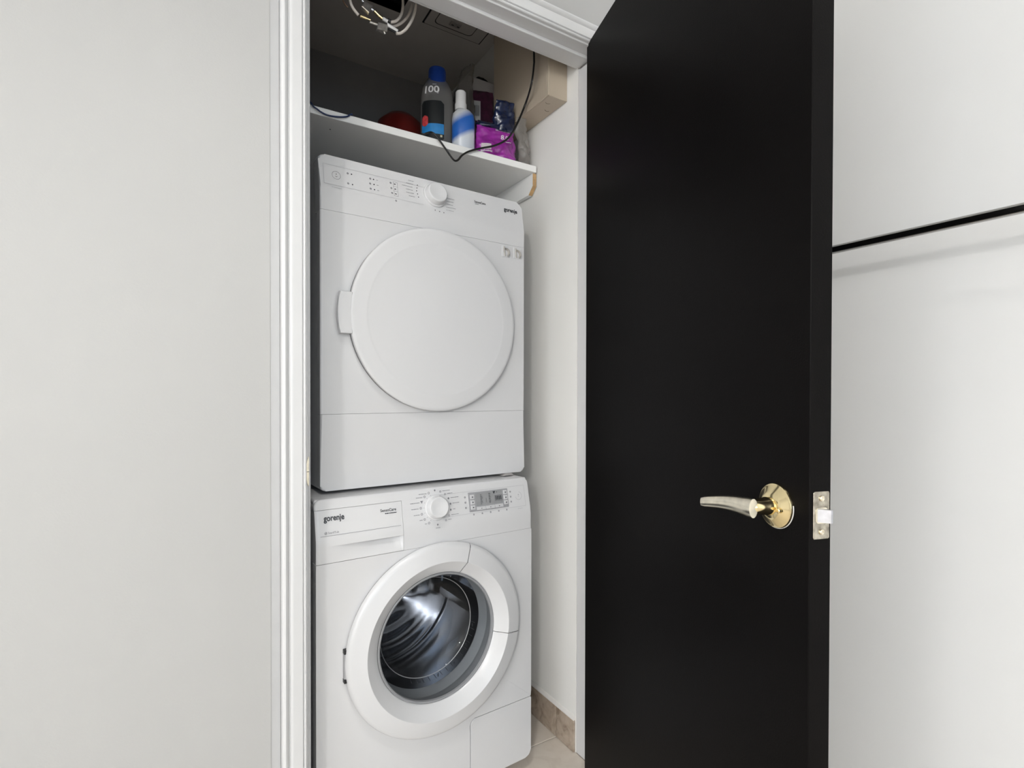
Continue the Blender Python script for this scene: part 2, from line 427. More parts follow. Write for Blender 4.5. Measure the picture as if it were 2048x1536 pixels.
# unseen window left of the camera, added to hold the fill light
bm = new()
for b in ((WX0, WX0 + .05, WZ0, WZ1), (WX1 - .05, WX1, WZ0, WZ1), (WX0 + .05, WX1 - .05, WZ0, WZ0 + .05), (WX0 + .05, WX1 - .05, WZ1 - .05, WZ1), ((WX0 + WX1) / 2 - .03, (WX0 + WX1) / 2 + .03, WZ0 + .05, WZ1 - .05)):
    box(bm, RX0 - .06, RX0 - .01, b[0], b[1], b[2], b[3], .004, 1)
struct(obj('added_window_1', bm, TRIM, weld=False), 'white framed tall window left of the camera, added for the fill light')
bm = new()
for b in ((VX0, VX0 + .05, VZ0, VZ1), (VX1 - .05, VX1, VZ0, VZ1), (VX0 + .05, VX1 - .05, VZ0, VZ0 + .05), (VX0 + .05, VX1 - .05, VZ1 - .05, VZ1), ((VX0 + VX1) / 2 - .03, (VX0 + VX1) / 2 + .03, VZ0 + .05, VZ1 - .05)):
    box(bm, b[0], b[1], RY0 - .06, RY0 - .01, b[2], b[3], .004, 1)
struct(obj('window_2', bm, TRIM, weld=False), 'white framed window behind the camera')

# ------------------------------------------------------------------ the black door
DB = radians(16.5); DT = 0.0375; DL = 0.795
d_dir = Vector((-sin(DB), -cos(DB), 0)); d_n = Vector((-cos(DB), sin(DB), 0))
HE = Vector((0.9727, 1.1755, 0))                       # hinge-side edge of the visible face
DTOP = CZ + 0.986
door = bpy.data.objects.new('door_1', None); C.objects.link(door)
door.matrix_world = Matrix(((d_dir.x, -d_n.x, 0, HE.x), (d_dir.y, -d_n.y, 0, HE.y), (0, 0, 1, 0), (0, 0, 0, 1)))   # local x along the leaf, y into the leaf
struct(door, 'black painted closet door standing open, brass lever handle')
bm = new(); box(bm, 0, DL, 0, DT, .008, DTOP, .0012, 1)
obj('door_leaf', bm, DOORB, door, smooth=30)
dinv = door.matrix_world.inverted()


def on_door(px, py, off=0.0):
    return dinv @ at(px, py, d_n, d_n.dot(HE) + off)


def frame_to(p, z, x=None):
    """matrix whose local z points along z at p"""
    z = Vector(z).normalized(); x = Vector(x) if x else (Vector((0, 0, 1)) if abs(z.z) < .9 else Vector((1, 0, 0)))
    x = (x - z * x.dot(z)).normalized(); y = z.cross(x)
    M = Matrix((x, y, z)).transposed().to_4x4(); M.translation = p
    return M


rc = on_door(1549, 1011, .004); rc.y = 0
bm = new()
lathe(bm, [(0, -.0005), (.0335, -.0005), (.0338, .002), (.0330, .0042), (.030, .0055), (.0215, .0115), (.0165, .0140), (0, .0145)], frame_to(rc, (0, -1, 0)), 48)
hd = obj('door_handle', bm, BRASS, door, smooth=35); hd['label'] = 'polished brass lever handle'
bm = new(); lathe(bm, [(0, .012), (.0138, .012), (.0138, .0200), (.0128, .0215), (.0124, .030), (.0118, .043), (.0100, .0470), (0, .0475)], frame_to(rc, (0, -1, 0)), 32)
obj('neck', bm, BRASS, hd, smooth=35)
# lever: sweeps from the neck back towards the hinge side, thinning and rising a little
bm = new()
tip = on_door(1403, 1003, .050)
L0 = rc + Vector((.010, -.050, .0))
lev = []
NL = 14
for i in range(NL + 1):
    t = i / NL
    p = Vector((L0.x + (tip.x - L0.x) * t, -.0500 + .004 * sin(pi * t) + .000 * t, rc.z + (tip.z - rc.z) * t + .003 * sin(pi * t)))
    hh = .0155 * (1 - t) ** 1.3 + .0088 * (1 - (1 - t) ** 1.3); th = .0085 * (1 - t) + .0040 * t
    if i == 0: hh *= .93; th *= .9
    if i == NL: hh *= .85; th *= .7
    lev.append([bm.verts.new(p + Vector((0, -th * cos(a), hh * sin(a)))) for a in [2 * pi * k / 14 for k in range(14)]])
for A, B in zip(lev[:-1], lev[1:]):
    for k in range(14): bm.faces.new((A[k], A[(k + 1) % 14], B[(k + 1) % 14], B[k]))
bm.faces.new(lev[0][::-1]); bm.faces.new(lev[-1])
obj('lever', bm, BRASSW, hd, smooth=50)
sc_p = rc + Vector((.0195, 0, -.003))
bm = new(); lathe(bm, [(0, .008), (.0042, .008), (.0042, .0155), (.003, .017), (0, .0172)], frame_to(sc_p, (0, -1, 0)), 16)
obj('screw', bm, BRASS, hd, smooth=35)
# worn paint round the rose, latch plate on the leaf's edge
bm = new(); lathe(bm, [(.0337, -.0002), (.0346, .0004), (.0347, .0012), (.0340, .0018)], frame_to(rc, (0, -1, 0)), 48, radians(150), radians(280))
obj('paint_rim', bm, CAULK, hd, smooth=40)
zl = at(1648, 1030, d_dir, d_dir.dot(HE) + DL).z
bm = new(); prism(bm, rrect(.0055, .0335, zl - .0338, zl + .0338, .003, 3), DL + .0016, DL - .001, .0006, 1, plane='yz')
lp = obj('latch_plate', bm, mat('latch_metal', (0.40, 0.37, 0.31), 0.18, 1.0, var=0.45, scale=90), door, smooth=35); lp['label'] = 'silver latch plate on the door edge'
for dz in (-.0235, .0240):
    bm = new(); lathe(bm, [(0, .0005), (.0040, .0005), (.0040, .0022), (.0028, .0030), (.0012, .0026), (0, .0022)], frame_to(Vector((DL + .0010, .0195, zl + dz)), (1, 0, 0)), 16)
    obj('screw', bm, BRASSW, lp, smooth=35)
bm = new(); prism(bm, [(DL - .001, .012), (DL + .0020, .012), (DL + .013, .0245), (DL + .013, .0275), (DL - .001, .0275)], zl - .0092, zl + .0092, plane='xy')
obj('latch_bolt', bm, mat('bolt_metal', (0.50, 0.51, 0.55), 0.30, 1.0, var=0.2, scale=60), lp)
bm = new(); prism(bm, rrect(.009, .030, zl - .0112, zl + .0112, .005, 5), DL + .0021, DL + .001, .0, 1, plane='yz')
obj('bolt_collar', bm, BRASSW, lp)
# hinges on the far side of the leaf
for zz in (.22, 1.05, 1.86):
    bm = new(); tube(bm, [(-.002, DT + .004, zz - .045), (-.002, DT + .004, zz + .045)], .0055, 12, 1); box(bm, .0, .03, DT - .001, DT + .0015, zz - .045, zz + .045)
    obj('hinge', bm, BRASS, door, smooth=35, weld=False)
# strike plate on the left jamb
zs0, zs1 = at_y(617, 972, YF).z, at_y(617, 914, YF).z
zc_ = (zs0 + zs1) / 2; hz = (zs1 - zs0) / 2
bm = new(); N = 14; vs = []
prof_s = [(XL + .0016 - .0058 * sin(pi * i / N) ** .8, zc_ - hz * cos(pi * i / N)) for i in range(N + 1)]
prism(bm, prof_s, YF - .0026, YF + .0006, .0004, 1)
box(bm, XL - .0005, XL + .0018, YF - .001, YF + .034, zc_ - hz, zc_ + hz)
o = obj('strike_plate', bm, BRASSW, smooth=35, weld=False)
tag(o, 'small brass strike plate on the left door jamb', 'strike plate')
bm = new(); box(bm, XL - .003, XL + .0016, YF - .0029, YF - .0020, zc_ - .0009, zc_ + .0003)
obj('notch', bm, INK, o)

# ------------------------------------------------------------------ black rail on the right wall
RS = 0.125
rl = at_x(1671, 498.5, RX1 - RS); rr_ = at_x(2048, 415.5, RX1 - RS); rz_ = (rl.z + rr_.z) / 2
o = thing('wall_rail', 'shiny dark metal rail along the white wall at right', 'rail', (RX1 - RS, 0.35, rz_))
bm = new(); tube(bm, [(0, -.85, 0), (0, YF - .35 - .001, 0)], .0092, 24, 1); obj('rod', bm, STEELB, o, smooth=40)
bm = new(); lathe(bm, [(0, 0), (.024, 0), (.024, .004), (.014, .010), (.0125, .016), (0, .016)], frame_to((0, YF + .001 - .35, 0), (0, -1, 0)), 24); obj('end_flange', bm, STEELB, o, smooth=40)
bm = new(); tube(bm, [(0, -.80, 0), (RS, -.80, 0)], .007, 16, 1); lathe(bm, [(0, 0), (.024, 0), (.024, .004), (.010, .010), (0, .010)], frame_to((RS, -.80, 0), (-1, 0, 0)), 24)
obj('wall_bracket', bm, STEELB, o, smooth=40, weld=False)

# ------------------------------------------------------------------ machines
MA = radians(2.96)
LEAN = 0.020


class Machine:
    """front frame: s from the left edge, z above the floor, y into the body; the fascia leans back above zs"""
    def __init__(self, top, D):
        self.top = top; self.zs = top - .092; self.D = D

    def lean(self, z):
        t = (z - self.zs) / (self.top - self.zs)
        if t <= -.12: return 0.0
        if t < .12: return LEAN * (t + .12) ** 2 / .48
        return LEAN * t

    def fix(self, s, zr):                      # a spot measured on the flat front plane -> on the leaning fascia
        L = self.lean(CZ + zr)
        return s + L * (.27 + .75 * s), CZ + zr * (1 + L / self.D)

    def m(self, off=.0009): return lambda s, z: (s, self.lean(z) - off, z)

    def bend(self, bm):
        zs = self.zs
        for z in (zs - .011, zs - .005, zs + .001, zs + .006, zs + .011):
            bmesh.ops.bisect_plane(bm, geom=list(bm.verts) + list(bm.edges) + list(bm.faces), plane_co=(0, 0, z), plane_no=(0, 0, 1), dist=1e-5)
        for v in bm.verts: v.co.y += self.lean(v.co.z)


def knob(parent, mc, s, z, r0, r1, h, name='knob'):
    tilt = math.atan2(LEAN, .092)
    M = frame_to((s, mc.lean(z), z), (0, -cos(tilt), sin(tilt)))
    bm = new()
    lathe(bm, [(0, -.002), (r0, -.002), (r0, .0025), (r0 * .97, .0045), (r0 * .90, .0050), (r1 * 1.07, h * .9), (r1, h), (r1 * .90, h + .0004), (r1 * .6, h - .0012), (0, h - .0018)], M, 56)
    return obj(name, bm, WHITE_SOFT, parent, smooth=40)


def dashes(bm, s0, s1, z, mp, h=.0016, rnd=None):
    """an illegibly small line of print"""
    x = s0; rnd = rnd or random.Random(int(s0 * 1e5) + int(z * 1e4))
    while x < s1:
        wd = min(rnd.uniform(.002, .0055), s1 - x)
        quad2(bm, x + wd / 2, z, wd * .88, h * rnd.uniform(.75, 1.1), mp); x += wd


def carcass(root, y0, w_, dep, z0, z1, hole=None):
    bm = new(); t = .004; ins = .003
    box(bm, ins, ins + t, y0, dep, z0, z1); box(bm, w_ - ins - t, w_ - ins, y0, dep, z0, z1)
    box(bm, ins + t, w_ - ins - t, dep - t, dep, z0, z1); box(bm, ins + t, w_ - ins - t, y0, dep - t, z0, z0 + t)
    box(bm, ins + t, w_ - ins - t, y0 + .02, dep - t, z1 - t, z1)
    return obj('body', bm, BODYW, root, weld=False)


# ---- dryer
DO = Vector((0.2741, 1.3124, 0))
mc = Machine(1.662, 1.30)
dry = thing('tumble_dryer', 'white tumble dryer with solid round door, stacked on the washing machine', 'dryer', DO, MA)
dry.location.z = 0
zb, zs1_, zs2_ = CZ - .2365, CZ - .0518, CZ + .4370
W = .600
bm = new(); prism(bm, rrect(0, W, zs2_ + .0003, mc.top, (0, 0, .016, .016)), 0, .045, .005, 3, seams=(zs2_ + .0003,)); mc.bend(bm)
fas = obj('control_fascia', bm, WHITE, dry, smooth=35)
bm = new(); prism(bm, rrect(0, W, zs1_ + .0003, zs2_ - .0003, 0), 0, .03, .005, 3, seams=(zs1_ + .0003, zs2_ - .0003))
frp = obj('front_panel', bm, WHITE, dry, smooth=35)
bm = new(); prism(bm, rrect(0, W, zb, zs1_ - .0003, (.013, .013, 0, 0), 5), 0, .03, .005, 3, seams=(zs1_ - .0003,))
obj('lower_panel', bm, WHITE, dry, smooth=35)
carcass(dry, .030, W, .575, zb + .004, mc.top - .006)
bm = new(); box(bm, .003, W - .003, .035, .578, mc.top - .012, mc.top - .001, .004, 2)
for v in bm.verts: v.co.y += .0
obj('top_cover', bm, BODYW, dry, smooth=35)
for (fx, fy) in ((.05, .08), (.55, .08), (.05, .52), (.55, .52)):
    bm = new(); lathe(bm, [(0, 0), (.017, 0), (.017, .008), (.010, .010), (.010, .018), (0, .018)], frame_to((fx, fy, .8425), (0, 0, 1)), 16)
    obj('foot', bm, BLACKP, dry, smooth=40)
# round door
dc = (.307, CZ + .194); DR = .243
M = frame_to((dc[0], 0, dc[1]), (0, -1, 0), (1, 0, 0))
bm = new()
lathe(bm, [(DR - .006, .001), (DR - .004, .006), (DR - .0005, .010), (DR, .0135), (DR - .0012, .0170), (DR - .004, .0192), (DR - .010, .0203), (.2035, .0222), (.1995, .0222), (.195, .0216), (.10, .0226), (0, .0230)], M, 128)
dd = obj('door', bm, WHITE_SOFT, dry, smooth=28)
bm = new(); lathe(bm, [(DR - .001, .0002), (DR - .001, .0055), (DR - .008, .0055), (DR - .008, .0002)], M, 96)
obj('door_seal', bm, RUBBER, dd, smooth=40)
# handle tab at the door's left rim
zt, zbm = CZ + .2445, CZ + .1435
hp = []
for i in range(9):
    t = -1 + 2 * i / 8; hp.append((.0425 - .0060 * (1 - t * t), CZ + .194 + t * (zt - zbm) / 2))
ip = [(dc[0] - sqrt(DR ** 2 - (zz - dc[1]) ** 2) + .003, zz) for zz in [zbm + (zt - zbm) * i / 8 for i in range(9)]]
bm = new(); prism(bm, [hp[0]] + ip + hp[:0:-1], -.0195, -.0065, .0018, 2)
obj('door_handle', bm, WHITE_SOFT, dd, smooth=35)
# print and controls
mp = mc.m()
fx = mc.fix
k_s, k_z = fx(.3014, .5314)
knob(fas, mc, k_s, k_z, .0345, .0265, .021)
bm = new()
s0, z0 = fx(.0100, .498); s1, z1 = fx(.0097, .5462)
z0 = fx(.15, .5015)[1]; z0 -= .002
quad2(bm, s0, (z0 + z1) / 2, .0007, z1 - z0, mp)
sl, _ = fx(.268, .505); quad2(bm, (s0 + sl) / 2, z0, sl - s0, .0007, mp); quad2(bm, (s0 + k_s - .026) / 2, z1, k_s - .026 - s0, .0006, mp)
dashes(bm, .028, .052, z0 - .006, mp, .0010)
obj('printed_frame', bm, INKL, fas)
bm = new()
ps, pz = fx(.0385, .5240); ring2(bm, ps, pz, .0098, .0106, mp, 32)
obj('power_button', bm, INKG, fas)
bm = new()
disc2(bm, ps, pz + .003, .0012, mp); ring2(bm, ps, pz - .002, .0016, .0024, mp, 10, pi, 2 * pi)
for (a, b) in ((.0755, .5352), (.0779, .5104), (.131, .5354), (.1322, .5229), (.1335, .5101)):
    s, z = fx(a, b); disc2(bm, s, z, .0017, mp)
for (a, b) in ((.1872, .5363), (.1885, .5236), (.1899, .5115)):
    s, z = fx(a, b); quad2(bm, s, z, .0046, .0022, mp)
for k in range(5):                                     # icons left of the dial
    s = k_s - .050 - .004 * (1 - abs(k - 2) / 2); z = k_z + .018 - k * .0085; disc2(bm, s, z, .0014, mp)
for k in range(3): disc2(bm, k_s - .004 + k * .013, k_z - .043 - .001 * k, .0014, mp)
obj('indicator_dots', bm, INK, fas)['kind'] = 'stuff'
bm = new()
for (a, b) in ((.0660, .5352), (.0672, .5110), (.1225, .5355), (.1222, .5231), (.1235, .5105), (.176, .537), (.178, .524), (.180, .512), (.1906, .4940)):
    s, z = fx(a, b); ring2(bm, s, z, .0012, .0026, mp, 10); quad2(bm, s, z, .004, .0007, mp, .5)
for (a, b) in ((.131, .5354), (.1322, .5229), (.1335, .5101)):
    s, z = fx(a + .009, b); dashes(bm, s - .002, s + .003, z, mp, .0012)
for k in range(6):
    z = k_z + .026 - k * .0088; xe = k_s - .060 - .006 * (1 - abs(k - 2.5) / 2.5); ln = (.016, .020, .030, .020, .022, .018)[k]
    dashes(bm, xe - ln, xe, z, mp, .0012)
for k in range(6):
    z = k_z + .009 - k * .0088; xs_ = k_s + .037 - .0015 * k; ln = (.004, .024, .022, .020, .030, .024)[k]
    dashes(bm, xs_, xs_ + ln, z, mp, .0012)
s0, z0 = fx(.1800, .5412); s1, z1 = fx(.1987, .5065)
frame2(bm, s0 + .003, s1 - .002, z1, z0, .0006, mp)
for k in (1, 2): quad2(bm, (s0 + s1) / 2, z0 + (z1 - z0) * k / 3, .013, .0005, mp)
s, z = fx(.4262, .5352); dashes(bm, s, s + .012, z, mp, .0018)
obj('printed_marks', bm, INKG, fas)['kind'] = 'stuff'
bm = new(); s, z = fx(.5248, .5345); text_mesh(bm, 'gorenje', .0175, s, z, mp, .0006, width=.0480)
obj('brand_lettering', bm, INK, fas)
bm = new(); s, z = fx(.4246, .5385); text_mesh(bm, 'SensoCare', .0092, s, z, mp, .0002, width=.0375)
obj('model_lettering', bm, INK, fas)
# two small clear plastic pads stuck on near the top right
PADM = glassy('clear_plastic_pad', (0.90, 0.89, 0.86), rough=0.08, haze=0.30, hazecol=(0.62, 0.60, 0.56))
for (a, b, fl) in ((.5325, .4160, 1), (.5735, .4165, -1)):
    bm = new(); prism(bm, rrect(a - .015, a + .013, CZ + b - .0165, CZ + b + .0165, .003, 3), -.0015, .0, .0005, 1)
    p = obj('adhesive_pad', bm, WHITE_SOFT, frp)
    bm = new(); Mp = frame_to((a - .004, 0, CZ + b - .004), (0, -1, 0), (1, 0, 0))
    lathe(bm, [(.0085, .001), (.0088, .006), (.0105, .0085), (.0128, .0075), (.0140, .001)], Mp, 20, radians(-55), radians(95), caps=True)
    tube(bm, [(a - .008, -.002, CZ + b + .013), (a - .009, -.004, CZ + b + .002), (a - .005, -.002, CZ + b - .014)], .0022, 8, 4)
    obj('pad_clip', bm, mat('pad_grey_plastic', (0.42, 0.40, 0.37), .35, var=.2, scale=90), p, smooth=50, weld=False)
# grey stacking clip between the machines
bm = new(); prism(bm, [(.515, .8426), (.555, .8426), (.548, .8480), (.530, .8480)], -.012, .060, .001, 1)
obj('stacking_clip', bm, mat('grey_plastic', (0.40, 0.38, 0.37), .5), dry)['label'] = 'grey plastic stacking clip'

# ---- washing machine
WO = Vector((0.2480, 1.23345, 0))
WTOP = .8405
mw = Machine(WTOP, 1.22)
was = thing('washing_machine', 'white front-loading washing machine with glass door, under the dryer', 'washing machine', WO, MA)
fx = mw.fix; mp = mw.m()
zseam = CZ - .3870; zbot = .040
zdl = fx(.1, -.2640)[1]                                # line over the drawer
sdr = .2085                                            # drawer's right edge
bm = new()
pts = rrect(0, W, zseam + .0003, WTOP, (0, .003, .016, .016))
g = .0004
# L-shaped fascia: strip over the drawer, then the control area
tl = [p for p in rrect(0, W, zseam + .0003, WTOP, (0, .003, .016, .016))]
outl = [(sdr + g, zseam + .0003)] + rrect(0, W, zseam + .0003, WTOP, (0, 0, .016, .016))[1:] + [(0, zdl + g), (sdr + g, zdl + g)]
prism(bm, outl, 0, .045, 0)
mw.bend(bm)
be = [e for e in bm.edges if len(e.link_faces) == 2 and e.calc_face_angle(0) > 1.2 and max(v.co.y for v in e.verts) < .028
      and not all(abs(v.co.x - (sdr + g)) < 1e-4 for v in e.verts) and not all(abs(v.co.z - (zdl + g)) < 1e-4 for v in e.verts) and not all(abs(v.co.z - (zseam + .0003)) < 1e-4 for v in e.verts)]
bmesh.ops.bevel(bm, geom=be, offset=.005, segments=3, profile=.5, affect='EDGES', clamp_overlap=True)
wf = obj('control_fascia', bm, WHITE, was, smooth=35)
# detergent drawer with a scooped grip
bm = new()
lipz = CZ - .3490; za, zb_ = zseam + .0008, zdl - g
NS, rows = 40, []
zl_ = [za + (lipz - za) * i / 16 for i in range(17)] + [lipz + 1e-4] + [lipz + (zb_ - lipz) * i / 10 for i in range(1, 11)]
ss = [.0008 + (sdr - g - .0008) * i / NS for i in range(NS + 1)]
ss.insert(-2, sdr - .0062); ss.sort()


def scoop(s, z):
    if z > lipz or z < za + .003: return 0
    gs = min(max((s - .035) / .13, 0), 1); gs = gs * gs * (3 - 2 * gs)
    if s > sdr - .005: return 0
    if s > sdr - .02: gs *= 1 - .3 * (s - (sdr - .02)) / .015
    t = (z - za - .003) / (lipz - za - .003)
    return .017 * gs * t ** 1.15


for z in zl_:
    rows.append([bm.verts.new((s, mw.lean(z) + scoop(s, z) + (.004 * (1 - min(s / .005, 1)) ** 2), z)) for s in ss])
for A, B in zip(rows[:-1], rows[1:]):
    for i in range(len(ss) - 1): bm.faces.new((A[i], A[i + 1], B[i + 1], B[i]))
r = bmesh.ops.extrude_edge_only(bm, edges=[e for e in bm.edges if e.is_boundary])
for v in [v for v in r['geom'] if isinstance(v, bmesh.types.BMVert)]: v.co.y = .045
drw = obj('detergent_drawer', bm, WHITE, was, smooth=32)
bm = new(); s0, z0 = fx(.0095, -.3237); quad2(bm, (s0 + .2025) / 2, z0, .2025 - s0, .0008, mp)
obj('printed_line', bm, INKG, drw)
bm = new(); s, z = fx(.0165, -.2895); text_mesh(bm, 'gorenje', .0185, s, z, mp, .0005, width=.0470)
obj('brand_lettering', bm, INK, drw)
bm = new(); s, z = fx(.1490, -.2850); text_mesh(bm, 'SensoCare', .0092, s, z, mp, .00015, width=.0400)
s, z = fx(.160, -.2900); dashes(bm, s, s + .030, z, mp, .0022)
obj('model_lettering', bm, INK, drw)
bm = new(); s, z = fx(.0265, -.3195); text_mesh(bm, 'SterilTub', .0068, s, z, mp, .0, width=.0245)
s, z = fx(.0215, -.3172); ring2(bm, s, z, .0022, .0031, mp, 14); quad2(bm, s, z, .0034, .0016, mp, .5)
obj('feature_lettering', bm, INKG, drw)

# main front panel with the round opening, notch for the filter flap at lower right
wc = (.305, CZ - .624)
fl_l, fl_t = .3985, CZ - .8722


def star_panel(bm, poly, c, r, y0, y1, n=160):
    angs = sorted({round(atan2(z - c[1], x - c[0]), 5) for x, z in poly} | {round(-pi + 2 * pi * i / n, 5) for i in range(n)})
    outer, inner = [], []
    for a in angs:
        dx, dz = cos(a), sin(a); best = None
        for (x0, z0), (x1, z1) in zip(poly, poly[1:] + poly[:1]):
            ex, ez = x1 - x0, z1 - z0; den = dx * ez - dz * ex
            if abs(den) < 1e-12: continue
            t = ((x0 - c[0]) * ez - (z0 - c[1]) * ex) / den; u = ((x0 - c[0]) * dz - (z0 - c[1]) * dx) / den
            if t > 0 and -1e-6 <= u <= 1 + 1e-6 and (best is None or t < best): best = t
        outer.append(bm.verts.new((c[0] + dx * best, y0, c[1] + dz * best))); inner.append(bm.verts.new((c[0] + dx * r, y0, c[1] + dz * r)))
    N_ = len(angs); bk = [bm.verts.new((v.co.x, y1, v.co.z)) for v in outer]
    for i in range(N_):
        j = (i + 1) % N_; bm.faces.new((outer[i], outer[j], inner[j], inner[i])); bm.faces.new((outer[i], bk[i], bk[j], outer[j]))
    es = [bm.edges.get((outer[i], outer[(i + 1) % N_])) for i in range(N_)]
    es = [e for e in es if not all(abs(v.co.z - (zseam - .0003)) < 1e-4 for v in e.verts)]
    bmesh.ops.bevel(bm, geom=es, offset=.002, segments=2, profile=.5, affect='EDGES', clamp_overlap=True)


poly = [(.013, zbot), (fl_l - .001, zbot), (fl_l - .001, fl_t - .018)]
for i in range(1, 7):
    a = pi - .5 * pi * i / 6; poly.append((fl_l - .001 + .019 + .019 * cos(a), fl_t - .018 + .019 * sin(a)))
poly += [(W - .001, fl_t + .001), (W, fl_t + .002), (W, zseam - .0003), (0, zseam - .0003), (0, zbot + .013), (.004, zbot + .004)]
bm = new(); star_panel(bm, poly, wc, .185, 0, .03)
obj('front_panel', bm, WHITE, was, smooth=35)
bm = new(); prism(bm, rrect(fl_l + .0008, W, zbot, fl_t - .0008, (.002, .020, .003, .018), 6), 0, .03, .003, 3)
flap = obj('filter_flap', bm, WHITE, was, smooth=35)
carcass(was, .030, W, .590, zbot + .004, WTOP - .012)
bm = new(); box(bm, .001, W - .001, .024, .592, WTOP - .024, WTOP, .006, 3)
obj('top_cover', bm, WHITE, was, smooth=35)
for (fx_, fy) in ((.05, .08), (.55, .08), (.05, .53), (.55, .53)):
    bm = new(); lathe(bm, [(0, 0), (.019, 0), (.019, .010), (.008, .013), (.008, .046), (0, .046)], frame_to((fx_, fy, 0.0003), (0, 0, 1)), 16)
    obj('foot', bm, BLACKP, was, smooth=40)
# porthole
M = frame_to((wc[0], 0, wc[1]), (0, -1, 0), (1, 0, 0))     # lathe angle 0 = right, pi/2 = down
RO = .2435
ringp = [(RO - .008, .0005), (RO - .003, .004), (RO, .0095), (RO - .0012, .0140), (RO - .0035, .0178), (RO - .0075, .0205), (RO - .013, .0222), (.1990, .0290), (.1975, .0291), (.1960, .0284), (.180, .0165), (.168, .0085), (.1645, .0030), (.1620, -.002), (.160, -.010)]
aH0, aH1 = radians(-9), radians(70); gp = radians(.22)
# frame_to's y = z cross x: check direction of turning
bm = new(); lathe(bm, ringp, M, 110, aH1 + gp, 2 * pi + aH0 - gp)
wd = obj('door', bm, WHITE, was, smooth=28)
bm = new(); lathe(bm, ringp, M, 34, aH0 + gp, aH1 - gp)
obj('door_handle', bm, WHITE, wd, smooth=28)
bm = new(); lathe(bm, [(RO - .004, .0002), (RO - .004, .0055), (RO - .011, .0055), (RO - .011, -.001)], M, 96)
obj('door_rim', bm, RUBBER, wd, smooth=40)
# seal ring round the glass, glass bowl, gasket, drum
bm = new(); lathe(bm, [(.1640, .0036), (.1612, .0050), (.1585, .0040), (.1570, .0005), (.1572, -.006)], M, 96)
obj('glass_trim', bm, mat('grey_trim_ring', (0.30, 0.305, 0.315), .3, var=.03), wd, smooth=40)
bm = new(); lathe(bm, [(.1578, -.001), (.152, -.012), (.146, -.030), (.139, -.052), (.131, -.068), (.118, -.080), (.090, -.089), (.05, -.094), (0, -.0955)], M, 96)
obj('glass', bm, GLASS, wd, smooth=60)
bm = new(); lathe(bm, [(.1305, -.0672), (.1318, -.0660), (.1326, -.0668), (.1318, -.0684)], M, 96); obj('glass_edge', bm, mat('glass_edge_grey', (.30, .30, .31), .25), wd, smooth=50)
bm = new(); rg = random.Random(3)                       # embossed marks round the bowl
for i in range(15):
    a = radians(-112 + i * 7.5); rr, hh = .1385, -.052
    p = M @ Vector((rr * cos(a), rr * sin(a), hh)); q = M @ Vector((rr * cos(a) * .965, rr * sin(a) * .965, hh - .016))
    tube(bm, [p, q], .0007, 6, 1)
    if i % 3 == 1:
        pr = (p + q) / 2 + (M.to_3x3() @ Vector((-sin(a), cos(a), 0))) * .009; tube(bm, [pr + Vector((0, 0, .004)), pr - Vector((0, 0, .004))], .0012, 6, 1)
obj('glass_marks', bm, INK, wd, smooth=60, weld=False)['kind'] = 'stuff'
bm = new(); lathe(bm, [(.186, -.001), (.1795, .0005), (.1735, -.004), (.1690, -.015), (.1660, -.030), (.1720, -.044), (.1620, -.056), (.158, -.066), (.166, -.078), (.186, -.082), (.215, -.082)], M, 96)
obj('gasket', bm, mat('gasket_light_rubber', (0.42, 0.425, 0.43), .45), was, smooth=50)
bm = new(); lathe(bm, [(.200, -.088), (.236, -.096), (.243, -.110), (.243, -.380), (.236, -.392)], M, 96)
dr_ = obj('drum', bm, DRUM, was, smooth=40)
bm = new(); NR, NA = 26, 96; rings = []                 # back of the drum with its three-armed pressed star
for i in range(1, NR + 1):
    r = .238 * i / NR; row = []
    for k in range(NA):
        a = 2 * pi * k / NA; arm = max(0, cos(1.5 * (a + .5)) ** 2) ** 3
        h = -.392 + .016 * arm * (1 - (r / .238) ** 2) + .020 * math.exp(-(r / .045) ** 2) + .004 * sin(r * 120) * (1 - arm) * (r / .238)
        row.append(bm.verts.new(M @ Vector((r * cos(a), r * sin(a), h))))
    rings.append(row)
c0 = bm.verts.new(M @ Vector((0, 0, -.368)))
for k in range(NA): bm.faces.new((c0, rings[0][k], rings[0][(k + 1) % NA]))
for A, B in zip(rings[:-1], rings[1:]):
    for k in range(NA): bm.faces.new((A[k], B[k], B[(k + 1) % NA], A[(k + 1) % NA]))
obj('drum_back', bm, DRUM, dr_, smooth=60)
for k in range(3):
    a = radians(110 + 120 * k)
    bm = new(); ca, sa = cos(a), sin(a)
    prof3 = [(-.038, .243), (-.022, .215), (-.010, .196), (.010, .196), (.022, .215), (.038, .243)]
    vsA = [bm.verts.new(M @ Vector((rr * ca - t_ * sa, rr * sa + t_ * ca, -.125))) for t_, rr in prof3]
    vsB = [bm.verts.new(M @ Vector((rr * ca - t_ * sa, rr * sa + t_ * ca, -.375))) for t_, rr in prof3]
    for i in range(5): bm.faces.new((vsA[i], vsA[i + 1], vsB[i + 1], vsB[i]))
    bm.faces.new(vsA); bm.faces.new(vsB[::-1])
    obj('lifter', bm, DRUM, dr_, smooth=50)
# hinge at the left rim of the porthole
bm = new(); box(bm, wc[0] - RO - .0015, wc[0] - RO + .012, -.010, .002, wc[1] - .037, wc[1] + .030, .002, 1)
hg = obj('door_hinge', bm, mat('hinge_grey', (.38, .38, .39), .4), wd, smooth=35)
bm = new()
for dz in (-.037, .030): box(bm, wc[0] - RO - .002, wc[0] - RO + .008, -.0115, .001, wc[1] + dz - .005, wc[1] + dz + .005, .001, 1)
obj('hinge_pin', bm, BLACKP, hg, weld=False)['kind'] = 'stuff'
